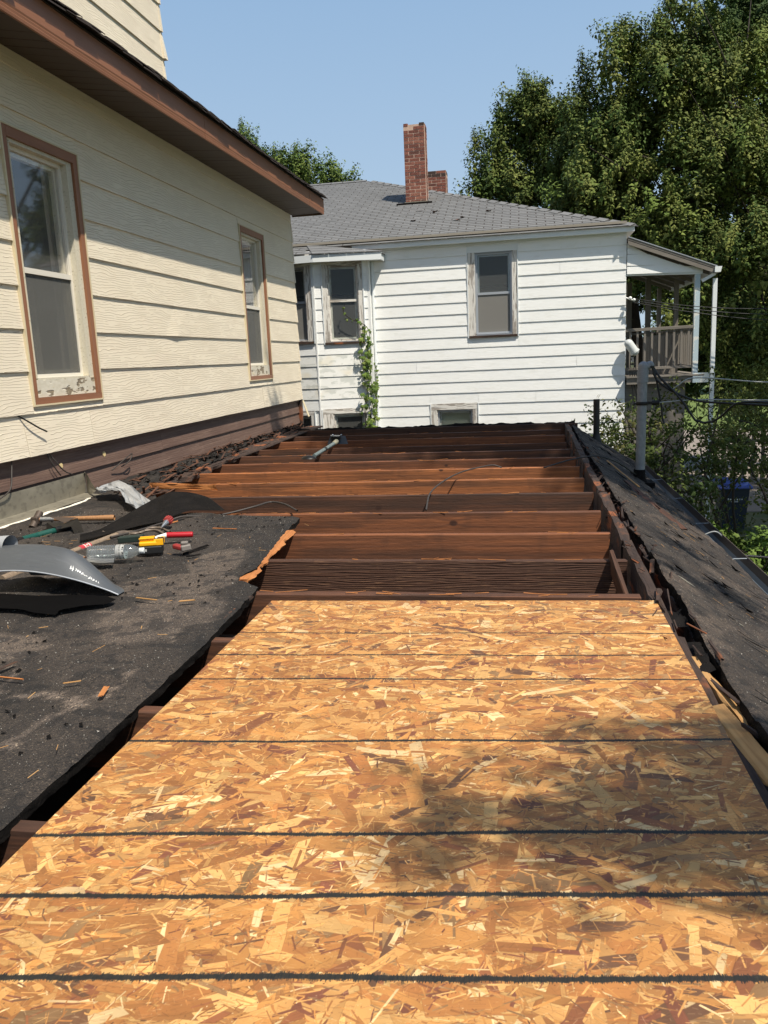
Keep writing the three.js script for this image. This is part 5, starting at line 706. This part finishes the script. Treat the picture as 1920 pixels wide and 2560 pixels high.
line('roof_wire', [[1360, 1169], [1420, 1151], [1459, 1143], [1490, 1140], [1535, 1152], [1590, 1186]].map((p, i) => at(p[0], p[1], [-6.85, -7.2, -7.4, -7.5, -7.7, -8.2][i])), .006, M.cable, 'black wire looping from the rafters over the rim toward the mast');
line('roof_wire', [zB(300, 765), zB(600, 690), zB(880, 600), zB(1000, 560), zB(1110, 556), zB(1300, 552), zB(1450, 530)].map((p, i) => at(...p, [-4.2, -4.42, -4.68, -4.76, -4.82, -4.92, -5.0][i])).concat([[638, 1266], [678, 1255], [707, 1259], [743, 1277]].map((p) => onY(...p, .03))), .007, M.wireBrown, 'grey wire snaking from the tools over the felt edge');
{ // scraper left lying on the far rafters
  const a = at(840, 1106, -9.2), b = at(782, 1142, -8.05), t = thing('roof_scraper', 'far roof scraper with grey handle and black flared blade lying on the rafters', 'tool', a.clone().lerp(b, .5)), q = (s) => a.clone().lerp(b, s);
  const gm = std({ color: 0x5c6a6a, roughness: .35 });
  part('handle', cyl(q(.0), q(.95), .021), gm, t); part('coupling', cyl(q(.48), q(.54), .024), M.steelDark, t);
  part('ferrule', lathe([[.03, 0], [.028, .6], [.022, 1]], at(841, 1104, -9.26), q(.12)), std({ color: 0x8b8670, roughness: .5 }), t);
  const c = (x, y, z) => at(780 + x / 13.825, 1070 + y / 13.825, z), A = c(640, 262, -9.60), B = c(1150, 268, -9.60), C = c(1250, 555, -9.30), D = c(530, 565, -9.30), E = c(680, 445, -9.40), F = c(940, 455, -9.40);
  part('blade', new GB().quad(A, B, C, D, [0, 0], [1, 0], [1, 1], [0, 1]).geo(), M.steelDark, t);
  part('fulcrum', new GB().quad(A.clone().add(V(0, .01, .01)), B.clone().add(V(-.05, .01, .01)), F.clone().add(V(0, .06, .02)), E.clone().add(V(0, .06, .02)), [0, 0], [1, 0], [1, 1], [0, 1]).geo(), std({ color: 0x5a6168, roughness: .3, metalness: .5 }), t);
  for (const x of [735, 1020]) part('bolt', place(new THREE.SphereGeometry(.012, 10, 8), c(x, 292, -9.55).add(V(0, .02, .02))), M.silver, t);
  part('grip', place(new THREE.SphereGeometry(.075, 24, 12, 0, 6.3, 0, 1.4).scale(1.1, .55, 1), at(772, 1146, -8.0).add(V(0, -.01, 0))), M.steelDark, t);
}

// ---------------------------------------------------------------- plants
const LEAF = (w, l, fold = .25, droop = .2) => { const g = new GB(), m = [0, 0, 0], a = [l * .45, -droop * l * .1, w / 2], b = [l * .45, -droop * l * .1, -w / 2], c = [l * .5, fold * w * .4, 0], e = [l, -droop * l, 0]; return g.tri(m, a, c, [0, 0], [.5, 1], [.5, .5]).tri(a, e, c, [.5, 1], [1, .5], [.5, .5]).tri(m, c, b, [0, 0], [.5, .5], [.5, 0]).tri(c, e, b, [.5, .5], [1, .5], [.5, 0]).geo(); };
function shootGeo(n, len, lw, ll, taper, s) { // an upright shoot with paired drooping leaves along it
  seed = s; const list = [];
  for (let i = 0; i < n; i++) { const t = Math.pow(rnd(), .8), an = rr(0, 6.283), k = rr(.7, 1.25) * (1 - taper * t), g = LEAF(lw * k, ll * k, rr(-.3, .4), rr(.1, .7)), out = .02 + .16 * len * (1 - t * .8) * rnd(); g.rotateZ(rr(-.9, .5)); g.translate(out, 0, 0); g.rotateY(an); g.rotateX(rr(-.2, .2)); g.translate(0, t * len, 0); list.push(g); }
  return merge(list);
}
const shoots = [shootGeo(26, .9, .115, .18, .5, 101), shootGeo(30, .9, .105, .165, .5, 102), shootGeo(24, .75, .12, .185, .45, 103)];
const dens = [shootGeo(46, .62, .085, .125, .2, 104), shootGeo(46, .62, .09, .13, .2, 105)];
const small = [shootGeo(30, .55, .05, .085, .3, 106), shootGeo(26, .6, .05, .08, .3, 107)];
const Q4 = new THREE.Quaternion(), dummy = new THREE.Object3D();
// crown: lobes [x,y,z, rx,ry,rz, count]; spires [x,y,z,height]
function crown(parent, geos, mat, lobes, colors, { scale = 1, up = .75, base, spires = [], shell = .5, per = 7, spread = .24, cluster = 0 } = {}) {
  const all = geos.map(() => []);
  const add = (p, d, s) => { dummy.position.copy(p).sub(base); Q4.setFromUnitVectors(Y1, d.normalize()); dummy.quaternion.copy(Q4); dummy.rotateY(rr(0, 6.28)); dummy.scale.set(s * rr(.8, 1.3), s * rr(.8, 1.2), s * rr(.8, 1.3)); dummy.updateMatrix(); all[(rnd() * geos.length) | 0].push(dummy.matrix.clone()); };
  if (cluster) { const big = lobes; lobes = []; spires = spires.slice(); for (const [x, y, z, rx, ry, rz, n] of big) { const k = Math.max(4, Math.round(n / 20)); for (let i = 0; i < k; i++) { // boughs: small rounded masses with gaps between them
    const d = V(rr(-1, 1), rr(-1, 1), rr(-1, 1)); if (d.lengthSq() > 1) { i--; continue; } const q = mix(.45, 1, Math.pow(rnd(), .5)) / (d.length() || 1), r = rr(.38, .72) * cluster; lobes.push([x + d.x * q * rx * .9, y + d.y * q * ry * .9, z + d.z * q * rz * .9, r, r * rr(.9, 1.5), r, Math.round(1.2 * n / k)]); if (up > .5 && rnd() < .6) { const l = lobes[lobes.length - 1]; spires.push([l[0] + rr(-.2, .2), l[1] + l[4] * .4, l[2] + rr(-.2, .2), l[4] * rr(1.0, 1.7)]); } } } }
  for (const [x, y, z, rx, ry, rz, n] of lobes) for (let i = 0; i < n; i += per) { // sprays of several shoots with gaps between the sprays
    const d = V(rr(-1, 1), rr(-1, 1), rr(-1, 1)); if (d.lengthSq() > 1) { i -= per; continue; } const r = d.length(); d.divideScalar(r || 1); const q = mix(shell, 1, Math.pow(rnd(), .6)) * (.82 + .36 * fbm(d.x * 2 + x, d.y * 2 + d.z, 501, 2));
    const c = V(x + d.x * rx * q, y + d.y * ry * q - .3 * scale, z + d.z * rz * q), D = V(d.x * .7 + rr(-.3, .3), up + .35 * d.y + rr(-.2, .2), d.z * .7 + rr(-.3, .3));
    for (let k = 0; k < per; k++) { const o = V(rr(-1, 1), rr(-1, 1), rr(-1, 1)).multiplyScalar(spread * scale); add(c.clone().add(o), D.clone().add(o.clone().multiplyScalar(.9 / scale)), scale * rr(.7, 1.1)); } }
  for (const [x, y, z, h] of spires) for (let k = 0; k < h * 18; k++) { const t = k / (h * 18), a = rr(0, 6.28), r = .30 * (1 - t) * rr(.2, 1); add(V(x + Math.cos(a) * r, y + h * t - .75 * scale, z + Math.sin(a) * r), V(Math.cos(a) * .35 * (1 - t), 1, Math.sin(a) * .35 * (1 - t)), scale * mix(.95, .6, t)); }
  all.forEach((l, k) => { const m = new THREE.InstancedMesh(geos[k], mat, l.length); l.forEach((q, i) => { m.setMatrixAt(i, q); const c = colors[(rnd() * colors.length) | 0], f = rr(.8, 1.2); m.setColorAt(i, new THREE.Color().setRGB(c[0] * f, c[1] * f, c[2] * f)); }); m.castShadow = m.receiveShadow = true; m.name = 'crown'; m.userData.kind = 'stuff'; parent.add(m); });
}
function limb(p, q, r0, r1, bow = .1) { const mid = p.clone().lerp(q, .5).add(V(rr(-bow, bow), rr(0, bow), rr(-bow, bow)).multiplyScalar(p.distanceTo(q))), c = new THREE.CatmullRomCurve3([p, p.clone().lerp(mid, .5).add(V(rr(-.03, .03), 0, rr(-.03, .03))), mid, q]), g = new THREE.TubeGeometry(c, 10, 1, 8), P = g.attributes.position; for (let i = 0; i <= 10; i++) { const o = c.getPointAt(i / 10), r = mix(r0, r1, i / 10); for (let j = 0; j <= 8; j++) { const k = i * 9 + j; P.setXYZ(k, o.x + (P.getX(k) - o.x) * r, o.y + (P.getY(k) - o.y) * r, o.z + (P.getZ(k) - o.z) * r); } } return g; }
function tree(name, label, base, trunkTop, r, lobes, geos, colors, opt, group) {
  const t = thing(name, label, 'tree', base, group);
  part('trunk', limb(base, trunkTop, r, r * .55, .04), M.bark, t);
  for (const l of lobes) { const c = V(l[0], l[1] + l[4] * .5, l[2]); part('limb', limb(base.clone().lerp(trunkTop, rr(.55, 1)), c, r * .26, r * .05, .10), M.bark, t); for (let k = 0; k < 3; k++) part('limb', limb(c.clone().lerp(base, rr(.1, .4)), c.clone().add(V(rr(-.8, .8) * l[3], rr(-.4, .9) * l[4], rr(-.8, .8) * l[5])), r * .10, r * .02, .15), M.bark, t); }
  crown(t, geos, opt.mat ?? M.leaf, lobes, colors, { ...opt, base }); return t;
}
const L3 = (px, py, z, rx, ry, rz, n) => { const p = at(px, py, z); return [p.x, p.y, p.z, rx, ry, rz, n]; }, S3 = (px, py, z, h) => { const p = at(px, py, z); return [p.x, p.y - h, p.z, h]; };
const greens = [[.11, .158, .032], [.078, .122, .026], [.14, .18, .04], [.062, .10, .022], [.17, .195, .046]];
const olive = [[.13, .155, .036], [.10, .128, .03], [.16, .18, .046], [.075, .10, .024]];
const deep = [[.05, .085, .018], [.042, .075, .018], [.06, .095, .02]];
tree('maple_tree', 'large maple with upright shoots rising right of the white house', V(8.2, -3, -23.5), V(7.9, 3.5, -23.5), .34, [
  L3(1560, 260, -22.5, 1.5, 2.3, 1.5, 330), L3(1690, 260, -23, 1.5, 2.4, 1.6, 330), L3(1790, 230, -23.5, 1.5, 2.3, 1.5, 300), L3(1600, 480, -21.8, 1.9, 1.7, 1.6, 360), L3(1760, 520, -22, 1.9, 1.9, 1.7, 360), L3(1500, 390, -22.8, 1.1, 1.6, 1.2, 170), L3(1480, 500, -22.4, 1.0, 1.2, 1.2, 150), L3(1850, 420, -22.8, 1.6, 2.4, 1.6, 280), L3(1700, 700, -21.8, 1.7, 1.5, 1.5, 260), L3(1840, 720, -21.5, 1.6, 2.0, 1.5, 280), L3(1880, 900, -21.5, 1.3, 1.4, 1.4, 180), L3(1620, 590, -22.6, 1.6, 1.3, 1.3, 200), L3(1720, 130, -23.3, 1.3, 1.6, 1.3, 190)],
  shoots, greens.concat(olive), { cluster: 1, per: 3, spread: .12, shell: .6, scale: .8, spires: [S3(1452, 90, -22.6, 1.4), S3(1475, 95, -22.6, 1.1), S3(1561, 4, -22.4, 2.2), S3(1590, 60, -22.4, 1.4), S3(1640, 85, -22.5, 1.2), S3(1666, 24, -22.7, 1.9), S3(1692, 75, -22.8, 1.2), S3(1728, 26, -23, 1.8), S3(1758, 20, -23.1, 1.8), S3(1795, -6, -23.2, 1.8), S3(1830, 20, -23.3, 1.6), S3(1420, 250, -22.9, .8), S3(1445, 300, -22.9, 1.0)] });
tree('maple_tree', 'smaller rounded maple directly behind the right end of the white roof', V(3.5, -3, -24.5), V(3.0, 2.8, -24.3), .22, [
  L3(1345, 340, -24, .95, 1.4, 1.2, 210), L3(1290, 400, -24, .9, 1.2, 1.1, 170), L3(1395, 390, -24.4, .8, 1.2, 1.1, 150), L3(1345, 460, -23.6, 1.6, .8, 1.2, 230), L3(1265, 465, -23.8, .7, .7, .9, 90), L3(1440, 490, -24.2, .9, .8, 1.0, 120), L3(1560, 560, -24.5, 1.6, 1.2, 1.1, 180)],
  shoots, greens.concat(olive), { cluster: .7, per: 3, spread: .12, shell: .6, scale: .78, spires: [S3(1185, 292, -24, .7), S3(1200, 285, -24, .7), S3(1240, 275, -24, .8), S3(1278, 205, -24, 1.2), S3(1318, 165, -24, 1.4), S3(1338, 162, -24.1, 1.4), S3(1352, 170, -24, 1.2), S3(1398, 210, -24.3, 1.1), S3(1418, 245, -24.4, .9), S3(1188, 380, -23.9, .7), S3(1192, 440, -23.8, .7)] });
tree('dark_tree', 'dark dense tree at the right frame edge behind the maple', V(11.5, -3, -25.5), V(11.4, 4, -25.5), .34, [
  L3(1890, 60, -26, 1.2, 2.0, 1.5, 240), L3(1925, 200, -26, 1.6, 2.2, 1.6, 260), L3(1940, 450, -26, 1.9, 2.6, 1.6, 280), L3(1950, 700, -25.5, 2.0, 2.4, 1.6, 260), L3(1905, 820, -27, 2.4, 2.0, 1.5, 260), L3(1780, 880, -28, 2.6, 1.3, 1.5, 260), L3(1760, 780, -28, 2.2, 1.8, 1.5, 240), L3(1640, 760, -28.5, 2.2, 1.8, 1.4, 220), L3(1920, -60, -26, 1.5, 1.4, 1.4, 130)], dens, deep, { up: .3, cluster: 1.1, per: 3, spread: .14, spires: [] });
tree('far_tree', 'sunlit green tree showing above the ridge between the two houses', V(-9.5, -3, -36), V(-9.3, 3, -36), .3, [
  L3(705, 455, -35, 1.6, 1.3, 1.6, 240), L3(650, 440, -35, 1.1, 1.2, 1.4, 150), L3(820, 462, -35.5, .8, .6, 1.2, 100), L3(760, 485, -35, 1.6, .7, 1.4, 140), L3(600, 415, -36, .9, 1.2, 1.3, 110)],
  shoots, [[.105, .155, .03], [.085, .13, .026], [.125, .16, .035], [.07, .115, .024]], { scale: 1.0, cluster: .8, per: 3, spread: .12, shell: .6, spires: [S3(683, 338, -35, 1.6), S3(697, 351, -35, 1.3), S3(734, 364, -35, 1.2), S3(752, 384, -35, 1.1), S3(665, 371, -35, 1.1), S3(628, 364, -35, 1.2), S3(645, 376, -35, 1.0), S3(808, 398, -35.3, 1.1), S3(838, 418, -35.4, .9), S3(856, 420, -35.4, .9), S3(870, 451, -35.4, .6), S3(583, 342, -36, 1.2), S3(570, 338, -36, 1.3)] });
// undergrowth right of the addition
function bush(label, base, lobes, colors, twigs, geos = small, scale = 1) {
  const t = thing('shrub', label, 'shrub', base, 'shrubs below the gutter');
  for (const [p, q, r] of twigs) part('branch', limb(p, q, r, r * .35, .12), M.bark, t);
  for (const l of lobes) { const c = V(l[0], l[1], l[2]); part('stem', limb(base.clone().add(V(rr(-.2, .2), 0, rr(-.2, .2))), c, .03, .01, .1), M.bark, t); for (let k = 0; k < 5; k++) part('branch', limb(c.clone().lerp(base, rr(0, .3)), c.clone().add(V(rr(-1, 1) * l[3], rr(-.8, .9) * l[4], rr(-1, 1) * l[5])), .012, .004, .12), M.bark, t); }
  crown(t, geos, M.leaf, lobes, colors, { base, scale, up: .2, shell: .25, per: 4 });
}
const busy = [[.075, .10, .022], [.06, .085, .02], [.09, .11, .026], [.05, .075, .02], [.10, .10, .03]];
bush('tall thin-leaved shrub between the mast and the white wall', V(2.1, -3, -12.6), [L3(1620, 1060, -12.4, .55, .55, .5, 40), L3(1580, 1100, -12.8, .35, .5, .4, 22), L3(1660, 1140, -12, .55, .5, .5, 40), L3(1600, 1165, -12.4, .5, .3, .4, 25), L3(1690, 1050, -12.6, .5, .5, .5, 30), L3(1680, 1220, -12, .4, .4, .4, 30)], busy, []);
bush('open airy shrub with bare twigs above the trash bin', V(3.5, -3, -13.2), [L3(1750, 1120, -13, .5, .6, .5, 27), L3(1770, 1040, -13.5, .4, .5, .5, 21), L3(1705, 1240, -12.6, .4, .4, .4, 26), L3(1850, 1050, -13, .35, .3, .4, 20), L3(1725, 1345, -12, .3, .3, .3, 22), L3(1720, 1290, -12, .4, .4, .4, 22)], busy, [[at(1760, 1500, -12.5), at(1800, 1010, -13.2), .03], [at(1800, 1500, -12.6), at(1890, 1130, -13), .028], [at(1900, 1480, -12), at(1800, 1250, -13), .02], [at(1920, 1260, -13), at(1870, 1140, -13), .02], [at(1690, 1250, -12), at(1760, 1420, -12), .02]]);
bush('leafy shrub at the right frame edge above the gravel', V(5.2, -3, -15.5), [L3(1900, 1040, -15.5, .6, .5, .5, 60), L3(1880, 1110, -15, .5, .35, .5, 45), L3(1925, 1200, -14.5, .25, .4, .4, 20), L3(1920, 960, -16, .7, .5, .5, 60)], [[.12, .14, .03], [.10, .12, .028], [.075, .10, .022]], [[at(1930, 1420, -14.5), at(1880, 1110, -15), .022]]);
bush('bright low shrub at the foot of the bin just past the gutter', V(3.0, -3, -10.5), [L3(1830, 1360, -10.6, .3, .25, .3, 40), L3(1880, 1400, -10.2, .35, .3, .35, 45), L3(1905, 1480, -9.6, .35, .3, .35, 45), L3(1850, 1430, -10, .3, .25, .3, 36), L3(1800, 1400, -11, .4, .3, .3, 40), L3(1740, 1400, -11.5, .4, .35, .3, 45)], [[.10, .16, .028], [.085, .14, .026], [.12, .17, .035]], [], dens, .6);
struct('lawn_strip', grid(4, 4, (u, v) => { const x = mix(3, 60, u), z = mix(-40.2, -75, v); return [x, -2.985 + .9 * v, z, x, z]; }), std({ map: tex(256, 256, (u, v) => mixc(s255(104, 118, 52), s255(74, 90, 38), fbm(u * 20, v * 20, 331, 4, 20, 20)), 4, 4), roughness: 1 }));
{ // distant tree line closing the view
  const far = [[14, -62, 6], [22, -58, 7], [31, -60, 8], [-16, -60, 4.5], [-26, -55, 4]];
  far.forEach(([x, z, h], i) => tree('background_tree', ['far rounded tree behind the lawn', 'far tall tree behind the lawn', 'far tree at the right behind the lawn', 'hidden far tree behind the white house', 'hidden far tree behind the cream house'][i], V(x, -3, z), V(x, h * .3, z), .4, [[x, h * .55 - 1, z, 4.2, h * .55, 3, 220], [x - 2.5, h * .3 - 1, z + 1, 3, h * .45, 2.5, 150], [x + 2.5, h * .35 - 1, z + 1, 3, h * .45, 2.5, 150]], dens, deep.concat(greens), { scale: 2.1 }));
}
// picket fence, trash bin
{ const t = thing('picket_fence', 'grey picket fence seen through the shrubs across the gravel', 'fence', V(7.4, -3, -24.6));
  for (let k = 0; k < 17; k++) { const x = 5.4 + k * .27, z = -24.3 - k * .03; part('picket', push([[-.05, 0], [.05, 0], [.05, 1.48], [0, 1.56], [-.05, 1.48]], V(x, -2.99, z), Z1, X1, Y1, .022, 1), M.greyBoard, t); }
  for (const y of [.35, 1.2]) part('rail', beam(V(5.2, -3 + y, -24.33), V(10, -3 + y, -24.86), .04, .09), M.greyBoard, t); }
{ const bx = 4.40, bz = -18.1, t = thing('trash_bin', 'dark wheeled trash bin with blue lid among the shrubs', 'trash bin', V(bx, -3, bz)), bm = std({ color: 0x1d2a38, roughness: .6 });
  const W = .29, s = (y) => .78 + .22 * y; const body = grid(4, 1, (u, v) => { const c = [[-1, 1], [1, 1], [1, -1], [-1, -1], [-1, 1]][Math.round(u * 4)]; return [bx + c[0] * W * s(v), -2.95 + v * .92, bz + c[1] * W * 1.1 * s(v), u, v]; }).toNonIndexed(); body.computeVertexNormals();
  part('body', body, bm, t); part('rim', [box(bx - W - .03, bx + W + .03, -2.07, -2.03, bz - .35, bz + .35)], bm, t);
  part('lid', [place(rbox(2 * W + .10, .05, .76, .02, 3), V(bx, -1.995, bz), .10, 0, 0), place(new THREE.CylinderGeometry(.30, .33, .05, 28).scale(1, 1, 1.1), V(bx, -1.955, bz), .10)], std({ color: 0x4d5fa8, roughness: .5 }), t);
  part('emblem', place(new THREE.PlaneGeometry(.34, .12), V(bx, -2.30, bz + .325), 0), std({ map: canvasTex(128, 48, (c, w, h) => { c.fillStyle = '#1d2a38'; c.fillRect(0, 0, w, h); c.fillStyle = '#d6d8d4'; for (let i = 0; i < 7; i++) { const x = 8 + i * 17; c.fillRect(x, 14 + Math.abs(i - 3) * -2, 9, 13); } c.fillRect(34, 34, 60, 6); }), roughness: .6 }), t);
  for (const sgn of [-1, 1]) part('wheel', place(new THREE.CylinderGeometry(.11, .11, .05, 20), V(bx + sgn * .24, -2.89, bz - .26), 0, 0, Math.PI / 2), M.cable, t);
  part('handle', cyl(V(bx - .25, -2.0, bz - .42), V(bx + .25, -2.0, bz - .42), .016), bm, t); }
{ // creeper climbing the bay
  const t = thing('creeper_vine', 'green creeper climbing the bay of the white house', 'vine', V(-2.75, -3, -14.2));
  const paths = [[[905, 2230], [920, 1900], [890, 1600], [880, 1330], [890, 1080], [800, 1000], [730, 975], [650, 930], [610, 880], [630, 800]], [[960, 2230], [980, 1950], [985, 1700], [975, 1500], [940, 1440]], [[870, 2230], [860, 2000], [880, 1750], [860, 1500], [810, 1330], [840, 1150], [850, 1020]], [[930, 2200], [940, 1900], [920, 1650], [910, 1400], [930, 1230], [915, 1120]]];
  const toP = ([x, y], d) => { const px = 720 + x / 4.425, py = 580 + y / 4.425; const p = at(px, py, -14.2), zz = mix(-14.1, -14.33, clamp((p.x + 3.6) / .92)) + (p.x > -2.68 ? -.14 : 0) + d; return at(px, py, zz); };
  const leaves = [], leaf5 = (k) => merge([-1.1, -.55, 0, .55, 1.1].map((a) => { const g = LEAF(.038, .095 * (1 - .25 * Math.abs(a)), .2, .35); g.rotateY(a); return g; })).scale(k, k, k);
  for (const p of paths) { const c = new THREE.CatmullRomCurve3(p.map((q) => toP(q, .05))); part('stem', new THREE.TubeGeometry(c, 60, .006, 6), M.bark, t);
    const n = Math.round(c.getLength() * 22); for (let i = 0; i < n; i++) { const f = i / n, o = c.getPointAt(f), g = leaf5(rr(.55, 1.1) * (p === paths[0] ? mix(1, .45, sst(.62, 1, f)) : 1)); place(g, V(0, 0, 0), rr(-.3, .5), rr(-1.2, 1.2) - Math.PI / 2, -rr(.7, 1.5)); g.translate(o.x + rr(-.06, .06) * (f < .6 ? 1.4 : .5), o.y + rr(-.04, .04), o.z + rr(.01, .09)); leaves.push(g); } }
  leaves.slice(0, 300).forEach((g, i) => part('leaf', g, VM(i), t)); if (leaves.length > 300) part('leaf', merge(leaves.slice(300)), VM(0), t, { kind: 'stuff' });
}
function VM(i) { VM.m ??= [[.17, .25, .05], [.12, .2, .04], [.22, .28, .07], [.10, .16, .035]].map((c) => { const m = leafMat(0xffffff, .3); m.color.setRGB(...c); return m; }); return VM.m[i % 4]; }

tree('yard_tree', 'big yard tree right of the picture that shades the shrubs and gravel', V(13, -3, -15), V(12.6, 5, -15), .4, [[9.6, 7.5, -17.5, 2.2, 1.6, 2.2, 260], [11.5, 6.5, -15.5, 2.4, 1.8, 2.4, 260], [9.5, 9.5, -13.5, 2.2, 1.6, 2.4, 260], [12.5, 9.5, -18.5, 2.6, 2.2, 2.4, 260], [14.5, 7, -19.5, 2.2, 2.2, 2.2, 220], [8.6, 6.2, -15.2, 1.6, 1.3, 1.6, 170], [7.9, 8.6, -9.6, 1.3, 1.2, 1.6, 240], [8.8, 7.6, -8.2, 1.3, 1.1, 1.4, 200]], dens, busy, { scale: 1.5, up: .3, mat: M.leafSolid });
// tree that stands right of the roof, outside the picture; its boughs shade the panel, the shoulder and the far rafters
{ const T = (x, z, h, rx, ry, rz, n, y0 = 0) => { const p = V(x, y0, z).addScaledVector(V(1, 2.2, .85), h / 2.2); return [p.x, p.y, p.z, rx, ry, rz, n]; };
  tree('yard_tree', 'yard tree standing right of the roof that shades the panel', V(5.7, -3, -1.2), V(5.5, 3.5, -1.2), .26, [
    T(.44, -1.98, 4.6, .14, .10, .09, 50), T(.26, -2.03, 4.6, .09, .08, .04, 16), T(.46, -1.74, 4.6, .14, .10, .12, 60), T(.26, -1.72, 4.4, .12, .08, .08, 36), T(.06, -1.70, 4.4, .06, .06, .04, 10), T(.20, -1.56, 4.4, .10, .06, .03, 14), T(-.06, -1.60, 4.3, .06, .05, .03, 7), T(-.22, -1.62, 4.2, .09, .06, .05, 18), T(-.24, -1.54, 4.2, .07, .06, .03, 10), T(.46, -1.56, 4.4, .08, .06, .05, 16),
    T(.80, -4.0, 5.6, .26, .2, .14, 40, -.2), T(.80, -4.8, 5.8, .24, .2, .14, 30, -.2), T(1.15, -2.6, 5.2, .30, .3, .3, 60, -.3), T(1.4, -1.9, 5, .25, .3, .3, 40, -.3)], small, busy, { scale: .5, up: .2, shell: .05, per: 3, spread: .10, mat: M.leafSolid });
  tree('yard_tree', 'taller yard tree standing right of the roof farther along the gutter', V(6.6, -3, -5.5), V(6.4, 5, -5.3), .3, [
    T(.3, -8.4, 9.5, 1.0, .8, .5, 240), T(-.6, -9.6, 10, 1.6, .9, .7, 420), T(.9, -7.2, 9, .5, .5, .4, 90, -.3), T(-1.6, -10.6, 10.5, 1.4, .8, .7, 330), T(.2, -10.8, 10, 1.3, .8, .8, 330), T(1.2, -9.2, 9.5, .6, .6, 1.2, 160, -.4), T(-2.6, -11.4, 10.5, .9, .6, .5, 130)], dens, busy, { scale: .8, up: .3, mat: M.leafSolid });
}

renderer.render(scene, camera);
